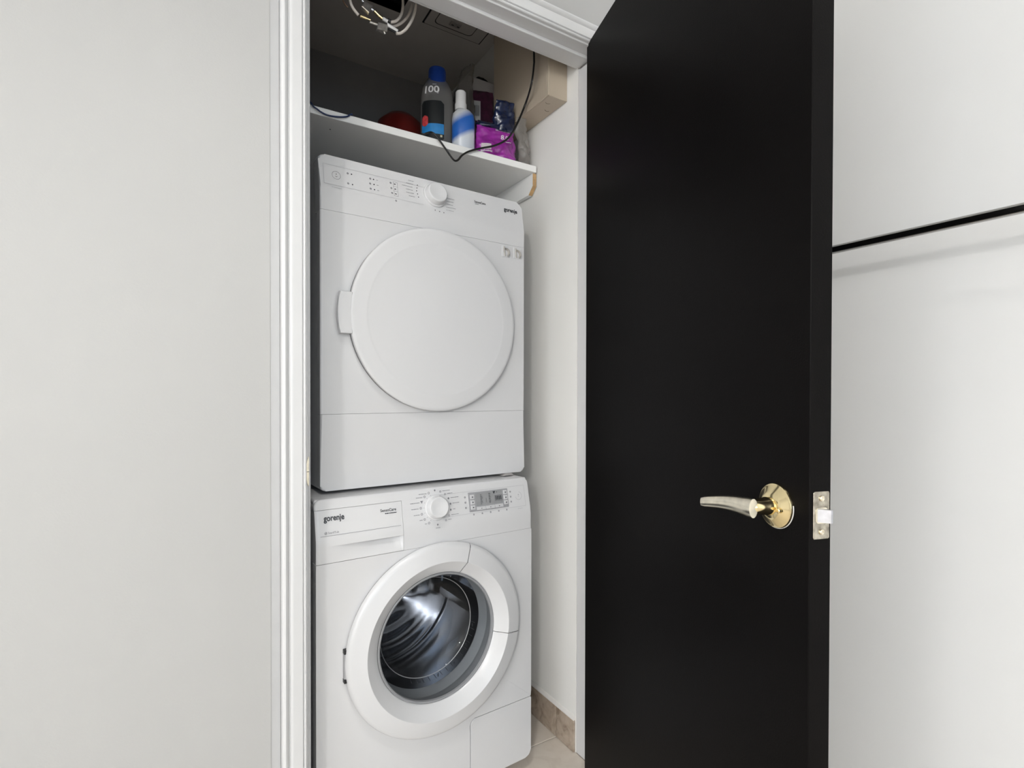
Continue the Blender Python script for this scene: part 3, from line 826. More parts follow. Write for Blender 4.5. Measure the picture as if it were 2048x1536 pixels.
# controls
fx = mw.fix
k_s, k_z = fx(.2965, -.2920)
knob(wf, mw, k_s, k_z, .0325, .0250, .021)
bm = new(); disc2(bm, k_s - .026, k_z + .004, .0011, lambda s, z: (s, mw.lean(z) - .0075, z))
obj('knob_pointer', bm, WHITE_SOFT, wf)
s0, z1 = fx(.3885, -.2642); s1, z0 = fx(.5215, -.3165)
bm = new(); prism(bm, rrect(s0, s1, z0, z1, .0015, 2), -.0012, .004, .0005, 1)
for v in bm.verts: v.co.y += mw.lean(v.co.z)
scr = obj('display', bm, mat('display_frame_grey', (.36, .36, .375), .45, var=.02), wf)
scr['label'] = 'grey display with buttons on both sides'
mpd = mw.m(.0015); mpe = mw.m(.0040)
bm = new(); sa_, sb_ = s0 + .0225, s1 - .0190
prism(bm, rrect(sa_, sb_, z0 + .0135, z1 - .0022, .0008, 2), -.0016, .0, .0, 1)
for v in bm.verts: v.co.y += mw.lean(v.co.z)
obj('display_window', bm, mat('lcd_grey', (.33, .335, .34), .25, var=.05, scale=60), wf)


def button(x, z, wd_, ht_):
    bm = new(); prism(bm, rrect(x - wd_ / 2, x + wd_ / 2, z - ht_ / 2, z + ht_ / 2, .0008, 2), -.0036, .001, .0006, 1)
    for v in bm.verts: v.co.y += mw.lean(v.co.z)
    obj('button', bm, mat('button_light_grey', (.60, .60, .61), .4, var=.01), wf)


bmk = new()
for k in range(3):
    z = z1 - .0115 - k * .0135
    button(s0 + .0115, z, .0120, .0115); quad2(bmk, s0 + .0115, z, .0040, .0026, mpe)
    z = z1 - .0095 - k * .0135
    button(s1 - .0090, z, .0120, .0115); quad2(bmk, s1 - .0090, z, .0040, .0026, mpe)
wdt = (sb_ - sa_) / 3
for k in range(3):
    button(sa_ + wdt * (k + .5), z0 + .0070, wdt * .96, .0085); quad2(bmk, sa_ + wdt * (k + .5), z0 + .0070, .0032, .0016, mpe)
obj('button_marks', bmk, INK, wf)['kind'] = 'stuff'
bm = new(); mpl = mw.m(.0022); zt_ = z1 - .0022
for k in range(9): dashes(bm, sa_ + .014, sa_ + .014 + (.004 + .0012 * (k % 4)), zt_ - .006 - k * .0030, mpl, .0012)
for k in range(9): dashes(bm, sa_ + .0405, sa_ + .0405 + (.007 - .0008 * (k % 3)), zt_ - .005 - k * .0030, mpl, .0014)
quad2(bm, sa_ + .032, zt_ - .022, .0008, .012, mpl)
for k in range(4):
    quad2(bm, sa_ + .064 + k * .0052, zt_ - .0195, .0034, .0108, mpl)
frame2(bm, sa_ + .060, sa_ + .0845, zt_ - .027, zt_ - .0125, .0006, mpl)
vs = [bm.verts.new(mpl(*p)) for p in ((sa_ + .0545, zt_ - .001), (sa_ + .0585, zt_ - .0085), (sa_ + .0635, zt_ - .001))]; bm.faces.new(vs)
disc2(bm, sa_ + .068, zt_ - .004, .0012, mpl)
obj('display_print', bm, INK, wf)['kind'] = 'stuff'
bm = new()
a0, b1 = fx(.3077, -.2607); a1, b0 = fx(.5790, -.3200)
quad2(bm, (k_s + .012 + a1) / 2, b1, a1 - k_s - .012, .0006, mp); quad2(bm, (k_s + .012 + a1) / 2, b0, a1 - k_s - .012, .0006, mp); quad2(bm, a1, (b0 + b1) / 2, .0006, b1 - b0, mp)
ps, pz = fx(.5530, -.2893); ring2(bm, ps, pz, .0102, .0109, mp, 32, radians(-170), radians(80))
s_, z_ = fx(.552, -.3255); dashes(bm, s_, s_ + .017, z_, mp, .0009)
obj('printed_frame', bm, INKL, wf)
bm = new(); disc2(bm, ps, pz + .003, .0012, mp); quad2(bm, ps, pz - .001, .0035, .0007, mp)
# programme marks round the dial
lens = [.022, .018, .026, .020, .016, .008, .006]
for k in range(7):
    a = radians(112 + k * 21); xx = k_s + .041 * cos(a) - .002; zz = k_z + .041 * sin(a)
    if k == 2:
        vs = [bm.verts.new(mp(*p)) for p in ((xx - .004, zz + .003), (xx, zz - .004), (xx + .004, zz + .003))]; bm.faces.new(vs)
    else: ring2(bm, xx, zz, .0018, .0030, mp, 8)
    dashes(bm, xx - .006 - lens[k], xx - .006, zz - .001, mp, .0015)
    quad2(bm, k_s + .0345 * cos(a), k_z + .0345 * sin(a), .0014, .0014, mp)
lens = [.022, .016, .024, .020, .008, .022, .010]
for k in range(7):
    a = radians(70 - k * 21); xx = k_s + .040 * cos(a) + .002; zz = k_z + .041 * sin(a)
    (disc2(bm, xx, zz, .0026, mp, 8) if k in (2, 3, 4) else ring2(bm, xx, zz, .0016, .0027, mp, 8))
    dashes(bm, xx + .006, xx + .006 + lens[k], zz + .001, mp, .0014)
for dx_, dz_ in ((0, .043), (0, -.042)): disc2(bm, k_s + dx_, k_z + dz_, .0024, mp, 8)
dashes(bm, k_s - .006, k_s + .007, k_z - .050, mp, .0014)
for k in range(3):
    for sx_ in (s0 - .010, s1 + .009): ring2(bm, sx_, z1 - .0105 - k * .0135, .0010, .0026, mp, 8)
for k in range(5): ring2(bm, s0 + .012 + k * .0265, z0 - .008 + .001, .0008, .0024, mp, 8)
obj('printed_marks', bm, INKG, wf)['kind'] = 'stuff'

# ------------------------------------------------------------------ shelf and its brackets
YSH = 1.456; ZT, ZU = CZ + .750, CZ + .729
bm = new(); box(bm, .1802, .992, YSH, 1.98, ZU, ZT, .0012, 1)
shelf = tag(obj('shelf', bm, MELA), 'white melamine shelf across the closet above the dryer', 'shelf')
bm = new(); tube(bm, [Vector((.345, 1.52, ZU - .0006)), Vector((.345, 1.52, ZU + .0004))], .0022, 10, 1); obj('nail_hole', bm, INK, shelf)


def bracket(x0, x1, label, lx):
    t = thing('shelf_bracket', label, 'bracket', (lx, 1.46, CZ + .664))
    def q(p): return [(a - 1.46, b - CZ - .664) for a, b in p]
    pts = [(1.4660, ZU - .0005), (1.4660, CZ + .687), (1.491, CZ + .664), (1.97, CZ + .664), (1.97, ZU - .0005)]
    bm = new(); prism(bm, q(pts), x0 - lx, x1 - lx, plane='yz'); obj('board', bm, MELA, t)
    e = [(1.4652, ZU - .0005), (1.4652, CZ + .6868), (1.4905, CZ + .6635), (1.4915, CZ + .6645), (1.4665, CZ + .6875), (1.4665, ZU - .0005)]
    bm = new(); prism(bm, q(e), x0 + .0006 - lx, x1 - .0006 - lx, plane='yz'); obj('raw_edge', bm, WOODRAW, t)['label'] = 'bare brown board edge'
    return t


bracket(.9835, .9985, 'white board bracket with bare brown edge under the right end of the shelf', .991)

# ------------------------------------------------------------------ electric cabinet high on the right
PX0, PY0, PY1, PZ0 = .930, 1.303, 1.632, CZ + .894
t = thing('electric_cabinet', 'beige metal electric cabinet mounted high on the right closet wall', 'electrical cabinet', (XW, (PY0 + PY1) / 2, PZ0))
ox, oy, oz = XW, (PY0 + PY1) / 2, PZ0
bm = new(); box(bm, PX0 + .004 - ox, -.0005, PY0 - oy, PY1 - oy, 0, ZCC - PZ0 - .0005, .0015, 1); obj('body', bm, BEIGE, t, smooth=30)
bm = new(); prism(bm, rrect(PY0 + .010 - oy, PY1 - oy, .0, ZCC - PZ0 - .001, .001, 1), PX0 - ox, PX0 + .0045 - ox, .001, 1, plane='yz'); obj('cover', bm, BEIGE, t)
bm = new(); box(bm, PX0 - .0006 - ox, PX0 + .004 - ox, PY0 - .0004 - oy, PY0 + .0095 - oy, .0, ZCC - PZ0 - .001, .0008, 1); obj('flange', bm, BEIGE, t)
sp = at_x(1101, 137, PX0 - .001)
bm = new(); lathe(bm, [(0, 0), (.0035, 0), (.0032, .0016), (.0015, .0022), (0, .0022)], frame_to((PX0 + .003 - ox, PY0 - .0002 - oy + .004, sp.z - oz), (-.6, -.8, 0)), 14); obj('screw', bm, CHROME, t, smooth=40)
for (kx, ky) in ((.955, 1.335), (.978, 1.372)):
    bm = new(); Mk = frame_to((kx - ox, ky - oy, 0.0), (0, 0, -1), (1, 0, 0))
    lathe(bm, [(.0088, 0), (.0090, .0006), (.0100, .0006), (.0102, 0)], Mk, 14, radians(200), radians(330)); obj('knockout', bm, mat('beige_shade', (.22, .18, .13), .6), t)

# access panel in the closet ceiling
hx0, hx1, hy0, hy1 = .724, .955, 1.56, 1.788
t = thing('access_panel', 'square access hatch with a recessed latch in the closet ceiling', 'hatch', ((hx0 + hx1) / 2, (hy0 + hy1) / 2, ZCC))
cx_, cy_ = (hx0 + hx1) / 2, (hy0 + hy1) / 2
hw, hh_ = (hx1 - hx0) / 2, (hy1 - hy0) / 2
bm = new(); box(bm, -hw, hw, -hh_, hh_, -.0012, .0, 0); obj('joint', bm, BLACKP, t)
bm = new(); prism(bm, rrect(-hw + .0055, hw - .0055, -hh_ + .0055, hh_ - .0055, .003, 2), -.0045, -.0005, .0008, 1, plane='xy'); obj('hatch_leaf', bm, RAWCEIL, t)
bm = new(); ix0, ix1, iy1 = .757 - cx_, .905 - cx_, 1.763 - cy_
fr = rrect(ix0, ix1, -hh_ + .03, iy1, .016, 5); bm_pts = fr
A = [bm.verts.new((a, b, -.0047)) for a, b in fr]; cxm, cym = (ix0 + ix1) / 2, (-hh_ + .03 + iy1) / 2
B = [bm.verts.new((cxm + (a - cxm) * .965, cym + (b - cym) * .955, -.0050)) for a, b in fr]
for i in range(len(A)): bm.faces.new((A[i], A[(i + 1) % len(A)], B[(i + 1) % len(A)], B[i]))
obj('recess_edge', bm, BLACKP, t)
bm = new(); box(bm, .806 - cx_, .848 - cx_, 1.720 - cy_, 1.742 - cy_, -.009, -.004, .001, 1); lt = obj('latch', bm, mat('latch_grey', (.38, .36, .35), .5), t)
for xx in (.8135, .835):
    bm = new(); box(bm, xx - cx_, xx + .009 - cx_, 1.731 - cy_, 1.735 - cy_, -.0096, -.0088); obj('latch_slot', bm, BLACKP, lt)

# ------------------------------------------------------------------ cables
bm = new()
pc = [at_x(1067, 60, .905), at_x(1068, 104, .905), at_x(1068, 128, .905), at_x(1063, 168, .895), at_y(1052, 205, 1.405), at_y(1040, 235, 1.415), at_y(1027, 262, 1.420), at_y(1012, 280, 1.430), at_y(990, 291, 1.440),
      at_y(965, 296, 1.447), at_y(940, 302, 1.449), at_y(925, 310, 1.448), at_y(916, 320, 1.446), at_y(909, 321, 1.446), at_y(901, 312, 1.446), at_y(890, 296, 1.447), at_y(877, 278, 1.448), at_y(864, 265, 1.452), Vector((at_y(849, 261, 1.452).x, 1.4535, ZT + .003)), Vector((at_y(844, 261, 1.452).x, 1.475, ZT + .0040)), Vector((at_y(838, 261, 1.452).x, 1.62, ZT + .0038))]
pc[0].z = ZCC - .001
tube(bm, pc, .0037, 10, 6, flat=.75)
tag(obj('power_cord', bm, BLACKC, smooth=60), 'thin black cord hanging from the closet ceiling and looping below the shelf edge', 'cord')
bm = new()
bc = [at_y(600, 180, 1.50), at_y(616, 199, 1.468), at_y(622, 206, 1.4520), at_y(627, 213, 1.4500), at_y(634, 218, 1.450), at_y(642, 224, 1.450), at_y(654, 230, 1.450), at_y(668, 233, 1.450), at_y(682, 234, 1.450), at_y(694, 233, 1.451), Vector((at_y(702, 231, 1.452).x, 1.4535, ZT + .0015)), Vector((at_y(706, 231, 1.452).x, 1.470, ZT + .0032)), Vector((at_y(708, 231, 1.452).x + .01, 1.60, ZT + .0030))]
tube(bm, bc, .0022, 10, 6)
tag(obj('blue_cable', bm, BLUEC, smooth=60), 'dark blue cable sagging over the left end of the shelf edge', 'cable')
YK = 1.335
cg = 'coiled coax cables'


def coax(name, label, pts, r=.0036):
    bm = new(); P = [at_y(a, b, c) for a, b, c in pts]; P.insert(0, Vector((P[0].x, P[0].y + .05, ZCC - .0005))); tube(bm, P, r, 10, 6)
    return tag(obj(name, bm, COAX, smooth=60), label, 'cable', cg)


coax('coax_cable', 'inner white coax loop, shortest of the three under the closet ceiling',
     [(796, -60, YK), (803, -20, YK), (806, 10, YK), (802, 30, YK), (792, 42, YK), (781, 44.5, YK)])
coax('coax_cable', 'middle white coax loop under the closet ceiling',
     [(815, -60, YK + .012), (823, -25, YK + .012), (825, 5, YK + .012), (818, 28, YK + .012), (804, 45, YK + .012), (788, 52, YK + .012), (778, 50, YK + .01)])
coax('coax_cable', 'outer white coax loop, lowest of the three under the closet ceiling',
     [(820, -60, YK - .012), (829, -25, YK - .012), (832, 8, YK - .012), (826, 35, YK - .012), (814, 56, YK - .012), (802, 66, YK - .012), (793, 67, YK - .012)])
coax('coax_cable', 'white coax end dangling left of the loops under the closet ceiling',
     [(694, -70, YK), (696, -30, YK), (700, 0, YK), (706, 16, YK), (717, 30.5, YK)])
o = thing('coax_splitter', 'silver coax splitter with brass plugs hanging in the cable coil', 'splitter', at_y(764, 55, YK))
off = at_y(764, 55, YK)


def rel(a, b, y=YK): return at_y(a, b, y) - off


SPL = mat('splitter_metal', (.62, .60, .57), .3, .9, var=.25, scale=120)
bm = new(); pts = [rel(755, 46), rel(774, 52), rel(773, 66), rel(753, 60)]
prism(bm, [(p.x, p.z) for p in pts], -.006, .006, .0012, 1); obj('body', bm, SPL, o)
bm = new(); tube(bm, [rel(739, 44), rel(747, 47), rel(755, 50)], .0035, 10, 2); obj('plug', bm, SPL, o, smooth=40)
bm = new(); tube(bm, [rel(720, 32), rel(728, 35), rel(733, 37)], .0035, 10, 2); tube(bm, [rel(733, 37), rel(741, 40)], .0022, 8, 1); obj('brass_plug', bm, BRASS, o, smooth=40, weld=False)
bm = new(); tube(bm, [rel(749, 22), rel(754, 27), rel(759, 32), rel(765, 37)], .0045, 10, 2); obj('brass_plug', bm, BRASS, o, smooth=40)
bm = new(); tube(bm, [rel(765, 37), rel(775, 43)], .0046, 10, 1); obj('white_collar', bm, TRIM, o, smooth=40)
bm = new(); tube(bm, [rel(774, 49), rel(795, 63)], .0048, 10, 1); obj('white_collar', bm, TRIM, o, smooth=40)
bm = new(); tube(bm, [rel(777, 57), rel(794, 66)], .0030, 10, 1); tube(bm, [rel(775, 39), rel(781, 44)], .0052, 10, 1); obj('black_sleeve', bm, BLACKP, o, smooth=40, weld=False)
bm = new(); tube(bm, [rel(768, 63), rel(770, 69)], .0030, 8, 1); obj('plug', bm, SPL, o, smooth=40)
o = thing('coax_coupler', 'small silver coupler box at the top of the cable coil', 'coupler', at_y(733, 14, YK - .01))
off = at_y(733, 14, YK - .01)
bm = new(); pts = [rel(727, 4, YK - .01), rel(745, 14, YK - .01), rel(737, 28, YK - .01), rel(722, 15, YK - .01)]
prism(bm, [(p.x, p.z) for p in pts], -.006, .006, .0012, 1); obj('body', bm, SPL, o)
bm = new(); tube(bm, [rel(724, 1, YK - .01), rel(730, 7, YK - .01)], .003, 8, 1); tube(bm, [rel(741, 17, YK - .01), rel(747, 21, YK - .01)], .003, 8, 1); obj('plug', bm, SPL, o, smooth=40, weld=False)
bm = new(); tube(bm, [Vector((at_y(680, -60, YK).x, YK + .03, ZCC - .0005)), at_y(680, -60, YK), at_y(682, -15, YK), at_y(688, 5, YK), at_y(696, 15, YK)], .0016, 8, 6)
tag(obj('ground_wire', bm, mat('brown_wire', (.16, .09, .05), .5), smooth=60), 'thin brown wire left of the cable coil', 'wire')

# ------------------------------------------------------------------ things on the shelf
def spot(px, y):                                       # a place on the shelf below a column of the photograph
    d = F2 + R3 * ((px - 1024) / FPX)
    k = y / d.y
    return Vector((d.x * k, y, ZT + .0004))


def height_at(py, px, y): return at_y(px, py, y).z - ZT


FACE = YAW * 0.55                                       # the way the labels are turned

# red basin at the back
p = spot(800, 1.80); hb = height_at(236, 800, 1.80)
t = thing('red_basin', 'dark red plastic bowl upside down at the back of the shelf', 'bowl', p)
bm = new(); R_ = .105; lathe(bm, [(R_, .001), (R_ + .003, .004), (R_, .008), (R_ * .93, hb * .55), (R_ * .72, hb * .88), (R_ * .45, hb), (0, hb)], Matrix(), 48)
obj('bowl_shell', bm, mat('red_plastic', (.13, .010, .008), .35, var=.05), t, smooth=50)
bm = new(); lathe(bm, [(R_ * .955, hb * .44), (R_ * .975, hb * .46), (R_ * .945, hb * .50)], Matrix(), 48); obj('bowl_rib', bm, mat('red_plastic', (.13, .01, .008), .35), t, smooth=50)

# grey carton at the back
p = at_y(985, 167, 1.70); zt2 = p.z - ZT
cl_ = spot(934, 1.70).x
t = thing('grey_carton', 'grey-white cardboard box at the back of the shelf beside the electric cabinet', 'box', (cl_, 1.76, ZT + .0004), 0.0)
bm = new(); box(bm, 0, .99 - cl_ - .01, -.06, .10, 0, zt2, .002, 1); obj('carton', bm, mat('grey_card', (.60, .59, .60), .8, var=.05), t)
bm = new(); box(bm, -.0002, .99 - cl_ - .0098, -.0604, -.058, zt2 * .62, zt2 * .62 + .002); obj('carton_seam', bm, INKG, t)
t = thing('black_bundle', 'black crumpled lump on top of the grey box', 'bundle', (spot(957, 1.79).x, 1.79, ZT + zt2 + .0008))
bm = new(); bmesh.ops.create_icosphere(bm, subdivisions=4, radius=1)
for v in bm.verts:
    n_ = noise.noise(v.co * 2.2) * .16 + noise.noise(v.co * 6) * .05; v.co = v.co * (1 + n_); v.co = Vector((v.co.x * .042, v.co.y * .040, max(-.6, v.co.z) * .036 + .0216))
obj('bundle', bm, mat('black_cloth', (.012, .011, .010), .8, var=.2), t, smooth=180)


def pouch(bm, w0, d0, h, top=.35, n=40, rows=30, wr=.004, seed=0.0, zmap=None, e=2.6, belly=.10):
    rings = []
    for j in range(rows + 1):
        t_ = j / rows
        ww = w0 * (1 + belly * sin(pi * min(t_ * 1.2, 1)) - .05 * t_); dd_ = d0 * ((1 - t_ ** 2.2) * (1 - top) + top * (1 - t_)) + .0015
        if t_ < .06: ww *= .90 + .10 * t_ / .06; dd_ *= .85 + .15 * t_ / .06
        row = []
        for k in range(n):
            a = 2 * pi * k / n; ca, sa = cos(a), sin(a)
            x = ww / 2 * abs(ca) ** (2 / e) * (1 if ca > 0 else -1); y = dd_ / 2 * abs(sa) ** (2 / e) * (1 if sa > 0 else -1)
            q_ = Vector((x * 30 + seed, y * 30, t_ * h * 30)); wv = noise.noise(q_) * wr + noise.noise(q_ * 2.6) * wr * .45
            row.append(bm.verts.new((x + ca * wv, y + sa * wv, t_ * h + wv * .4 * t_)))
        rings.append(row)
    for A, B in zip(rings[:-1], rings[1:]):
        for k in range(n): bm.faces.new((A[k], A[(k + 1) % n], B[(k + 1) % n], B[k]))
    bm.faces.new(rings[0][::-1]); bm.faces.new(rings[-1])


def patch(bm, rx, ry, e, z0, z1, a0, a1, off, nz=8, na=12, corner=0.0):
    """a printed label lying on the front of an oval bottle"""
    rows = []
    for j in range(nz + 1):
        v = j / nz; z = z0 + (z1 - z0) * v; row = []
        ins = 0.0
        if corner > 0:
            dz = min(v, 1 - v) * (z1 - z0)
            if dz < corner: ins = (corner - sqrt(max(0, corner ** 2 - (corner - dz) ** 2))) / max(rx, .001)
        for i in range(na + 1):
            a = (a0 + ins) + (a1 - a0 - 2 * ins) * i / na
            f = prof_at(z)
            row.append(bm.verts.new((( rx * f + off) * cos(a), (ry * f + off) * sin(a), z)))
        rows.append(row)
    for A, B in zip(rows[:-1], rows[1:]):
        for i in range(na): bm.faces.new((A[i], A[i + 1], B[i + 1], B[i]))


# big cleaner bottle with the blue cap
YBt = 1.565
pb = spot(874, YBt); hbt = height_at(141, 880, YBt)
t = thing('cleaner_bottle', 'grey translucent cleaner bottle with blue cap and black picture label', 'bottle', pb, -FACE)
BP = [(0, .0), (.92, .0), (1.0, .03), (1.0, .55), (.985, .66), (.93, .74), (.80, .80), (.66, .84), (.60, .865)]


def prof_at(z):
    u = z / hbt
    for (r0, h0), (r1, h1) in zip(BP[1:-1], BP[2:]):
        if h0 <= u <= h1: return r0 + (r1 - r0) * (u - h0) / max(h1 - h0, 1e-6)
    return BP[-1][0]


rx, ry = .052, .036
bm = new(); lathe(bm, [(r, h * hbt) for r, h in BP] + [(.45, .875 * hbt), (0, .875 * hbt)], Matrix.Diagonal((rx, ry, 1, 1)), 48)
obj('bottle_body', bm, glassy('grey_clear_plastic', (.60, .60, .59), rough=.10, haze=.40, hazecol=(.58, .57, .55)), t, smooth=50)
bm = new(); lathe(bm, [(.90 * r, .004 + h * hbt) for r, h in BP[:3]] + [(.90, .22 * hbt), (0, .22 * hbt)], Matrix.Diagonal((rx, ry, 1, 1)), 40)
obj('liquid', bm, mat('dark_liquid', (.012, .014, .018), .2), t, smooth=40)
bm = new(); zc0 = .80 * hbt
lathe(bm, [(.0225, zc0 - .006), (.0300, zc0 - .008), (.0305, zc0 + .010), (.0285, zc0 + .014), (.0275, hbt - .010), (.0255, hbt - .003), (.019, hbt), (0, hbt)], Matrix.Diagonal((1, .95, 1, 1)), 40)
obj('cap', bm, mat('blue_cap', (.010, .045, .26), .35, var=.04), t, smooth=40)
aF = radians(-90)
bm = new(); patch(bm, rx, ry, 2, .12 * hbt, .575 * hbt, radians(-158), radians(-70), .0006, 14, 16, .010); lb = obj('label', bm, mat('label_black', (.010, .012, .013), .3), t, smooth=60)
bm = new(); patch(bm, rx, ry, 2, .20 * hbt, .315 * hbt, radians(-157), radians(-71), .0010, 4, 14); obj('label_band', bm, mat('label_blue', (.02, .22, .55), .35, var=.1, scale=60), lb, smooth=60)
bm = new(); patch(bm, rx, ry, 2, .285 * hbt, .41 * hbt, radians(-154), radians(-126), .0013, 8, 8, .011); obj('label_spot', bm, mat('label_red', (.50, .05, .055), .4, var=.35, scale=120), lb, smooth=60)
bm = new(); patch(bm, rx, ry, 2, .165 * hbt, .190 * hbt, radians(-84), radians(-77), .0013, 2, 3); obj('label_square', bm, mat('label_cream', (.60, .56, .38), .5), lb)


def on_bottle(aoff):
    def f(x, z):
        a = radians(-90) + aoff + x / .045; k = prof_at(z)
        return ((rx * k + .0014) * cos(a), (ry * k + .0014) * sin(a), z)
    return f


bm = new(); f = on_bottle(radians(-40)); text_mesh(bm, '100', .030, -.008, .665 * hbt, f, .0006, width=.042); quad2(bm, .012, .660 * hbt, .040, .0016, f); quad2(bm, .020, .762 * hbt, .012, .002, f)
obj('white_lettering', bm, mat('white_print', (.78, .78, .78), .5), t)

# clear plastic bag behind the bottle
FILM = glassy('clear_film', (.74, .73, .71), rough=.16, haze=.34, hazecol=(.40, .385, .365))
YBg = 1.62
pg = spot(918, YBg); hg_ = height_at(137, 935, YBg)
t = thing('plastic_bag', 'clear crumpled plastic bag rising behind the blue and white bottle', 'plastic bag', pg, -FACE)
bm = new(); rings = []
for j in range(31):
    u = j / 30; row = []
    wx_ = .070 * (1 - .62 * max(0, (u - .45) / .55) ** 1.1); wy_ = .040 * (1 - .75 * max(0, (u - .4) / .6)); cx0 = .004 + .026 * u ** 2
    for k in range(36):
        a = 2 * pi * k / 36; q_ = Vector((cos(a) * 2.2, sin(a) * 2.2, u * 6)); wv = noise.noise(q_) * .010 + noise.noise(q_ * 2.4) * .005
        row.append(bm.verts.new((cx0 + (wx_ * .62 + wv) * cos(a), (wy_ + wv) * sin(a), u * hg_ + (.012 * cos(a) if j == 30 else 0) + .0005)))
    rings.append(row)
for A, B in zip(rings[:-1], rings[1:]):
    for k in range(36): bm.faces.new((A[k], A[(k + 1) % 36], B[(k + 1) % 36], B[k]))
bm.faces.new(rings[0][::-1])
obj('bag_film', bm, FILM, t, smooth=180)

# white and blue spray bottle
YSp = 1.512
ps_ = spot(926, YSp); hs = height_at(183, 920, YSp)
t = thing('spray_bottle', 'white and blue bottle at the shelf edge, left of the purple bag', 'bottle', ps_, -FACE)
M_ = bpy.data.materials.new('blue_white_print'); M_.use_nodes = True; nt = M_.node_tree; b_ = nt.nodes['Principled BSDF']
tc = nt.nodes.new('ShaderNodeTexCoord'); sp_ = nt.nodes.new('ShaderNodeSeparateXYZ'); nt.links.new(tc.outputs['Object'], sp_.inputs[0])
ad = nt.nodes.new('ShaderNodeMath'); ad.operation = 'MULTIPLY_ADD'; ad.inputs[1].default_value = -0.55; nt.links.new(sp_.outputs['X'], ad.inputs[0]); nt.links.new(sp_.outputs['Z'], ad.inputs[2])
mr = nt.nodes.new('ShaderNodeMapRange'); mr.inputs[1].default_value = 0; mr.inputs[2].default_value = hs * .72; nt.links.new(ad.outputs[0], mr.inputs[0])
cr_ = nt.nodes.new('ShaderNodeValToRGB'); e = cr_.color_ramp.elements; e[0].position = .34; e[0].color = (.62, .66, .72, 1); e[1].position = .46; e[1].color = (.02, .12, .46, 1)
k1 = e.new(.74); k1.color = (.02, .12, .46, 1); k2 = e.new(.92); k2.color = (.60, .62, .64, 1)
nt.links.new(mr.outputs[0], cr_.inputs[0]); nt.links.new(cr_.outputs[0], b_.inputs['Base Color']); b_.inputs['Roughness'].default_value = .3
bm = new(); lathe(bm, [(0, 0), (.033, 0), (.036, .004), (.036, hs * .55), (.033, hs * .64), (.022, hs * .70), (.017, hs * .715), (0, hs * .715)], Matrix.Diagonal((1, .72, 1, 1)), 40)
obj('bottle_body', bm, M_, t, smooth=50)
bm = new(); lathe(bm, [(0, hs * .70), (.0185, hs * .70), (.0185, hs * .80), (.0165, hs * .82), (.0165, hs * .985), (.014, hs), (0, hs)], Matrix.Translation((-.008, 0, 0)), 32)
obj('neck', bm, mat('milky_plastic', (.66, .66, .66), .4, var=.02), t, smooth=40)

# dark plum refill pack behind
YPl = 1.645
pp = spot(962, YPl); hp_ = height_at(180, 955, YPl)
t = thing('plum_pack', 'dark plum detergent pack with a barcode, behind the blue and white bottle', 'detergent pack', pp, -FACE)
bm = new(); pouch(bm, .088, .055, hp_, .25, wr=.003, seed=5); obj('pack', bm, mat('plum_film', (.045, .012, .030), .3, var=.3, scale=40, col2=(.10, .022, .06)), t, smooth=180)
bm = new(); box(bm, -.036, -.010, -.036, -.0335, hp_ * .60, hp_ * .82); bc_ = obj('barcode_label', bm, mat('label_grey', (.35, .35, .35), .6), t)
bm = new()
for k in range(7): box(bm, -.032 + k * .0027, -.0308 + k * .0027, -.0364, -.0358, hp_ * .65, hp_ * .77)
obj('barcode', bm, INK, bc_, weld=False)

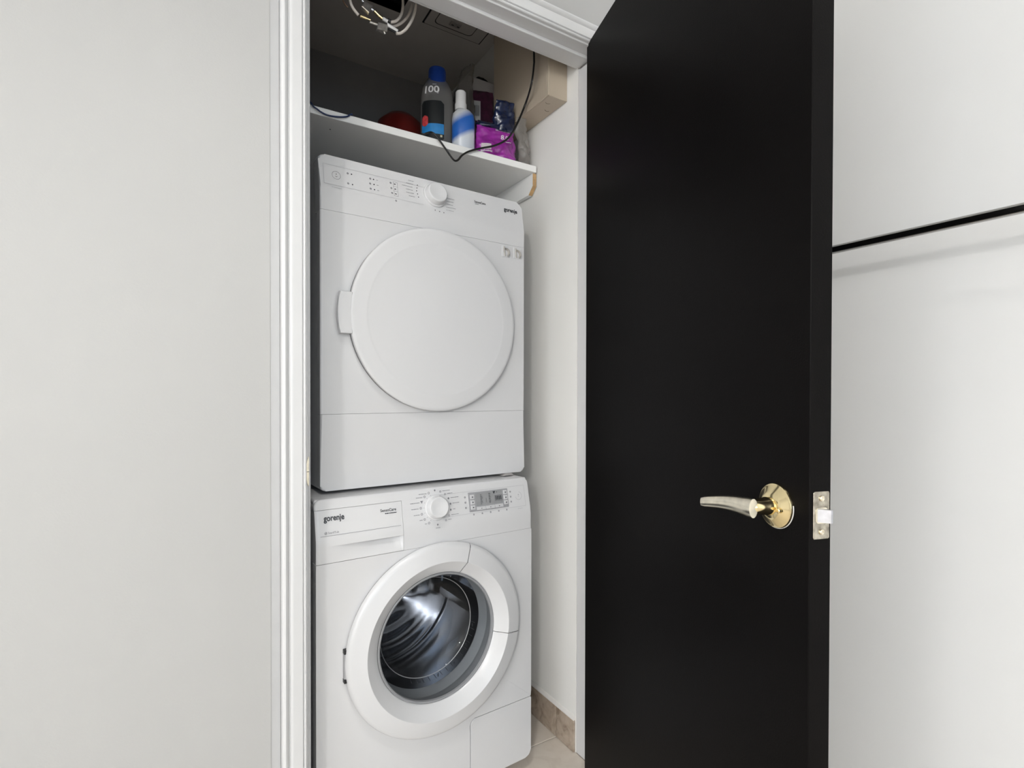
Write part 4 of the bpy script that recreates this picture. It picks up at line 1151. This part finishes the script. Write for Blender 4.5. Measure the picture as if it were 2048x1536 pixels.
# purple detergent bag with navy folded top
YPu = 1.500
pu = spot(990, YPu); hu = height_at(249, 990, YPu)
t = thing('purple_detergent_bag', 'bright purple detergent bag with navy folded top at the shelf edge', 'detergent bag', pu, -FACE * .6)
PURP = mat('purple_film', (.30, .030, .30), .25, var=.25, scale=30, coat=.3, bump=.8, bscale=38)
bm = new(); pouch(bm, .132, .072, hu, .55, wr=.010, seed=2, e=2.8, belly=.05, n=64, rows=44); pk = obj('pack', bm, PURP, t, smooth=180)
htop = height_at(206, 1010, YPu - .02)
bm = new(); pouch(bm, .066, .032, htop - hu * .80, .35, wr=.007, seed=9, rows=28)
for v in bm.verts: v.co.x += .026; v.co.y += .004 - .5 * v.co.z * .6; v.co.z += hu * .80
obj('navy_top', bm, mat('navy_film', (.008, .014, .045), .22, var=.4, scale=45, coat=.3), t, smooth=180)
bm = new(); pouch(bm, .120, .050, hu * .20, .5, wr=.003, seed=4, rows=8)
for v in bm.verts: v.co.z += hu * .86; v.co.y += .006
obj('dark_shoulder', bm, mat('navy_film', (.008, .014, .045), .25), t, smooth=180)


def on_pack(x, z):
    best = -.040
    return (x, best - .0035, z)


WP = mat('white_film_print', (.66, .58, .66), .5)
pmesh = pk.data
from mathutils.bvhtree import BVHTree
bv = BVHTree.FromPolygons([v.co.copy() for v in pmesh.vertices], [tuple(p.vertices) for p in pmesh.polygons])


def on_pack(x, z):
    h_ = bv.ray_cast(Vector((x, -.3, z)), Vector((0, 1, 0)))
    return (x, (h_[0].y if h_[0] else -.036) - .0008, z)


bm = new()
text_mesh(bm, '8.0', .020, .012, hu * .55, on_pack, .0006, width=.026)
dashes(bm, -.004, .044, hu * .80, on_pack, .008, random.Random(4)); dashes(bm, .024, .044, hu * .47, on_pack, .003, random.Random(5))
obj('white_lettering', bm, WP, pk)
bm = new(); N_ = 6
for i in range(N_):
    for j in range(4): quad2(bm, -.056 + (i + .5) * .032 / N_, hu * .22 + j * .0042, .032 / N_, .0042, on_pack)
obj('white_label', bm, mat('label_offwhite', (.62, .56, .58), .6), pk)
bm = new(); dashes(bm, -.056, -.020, hu * .16, on_pack, .005, random.Random(8)); obj('label_print', bm, WP, pk)

# clear crumpled bag at the far right
YCb = 1.505
pcb = spot(1049, YCb); hc = height_at(226, 1036, 1.44)
t = thing('crumpled_film_bag', 'greyish crumpled clear bag between the purple bag and the closet wall', 'plastic bag', pcb, -FACE)
bm = new(); pouch(bm, .038, .056, hc, .9, wr=.012, seed=13, n=44, rows=36, e=2.0)
for v in bm.verts:
    k_ = (v.co.z / hc) ** 1.3; v.co.x -= .030 * k_; v.co.y -= .058 * k_
obj('bag_film', bm, glassy('cloudy_film', (.70, .68, .65), rough=.14, haze=.45, hazecol=(.66, .63, .60)), t, smooth=180)
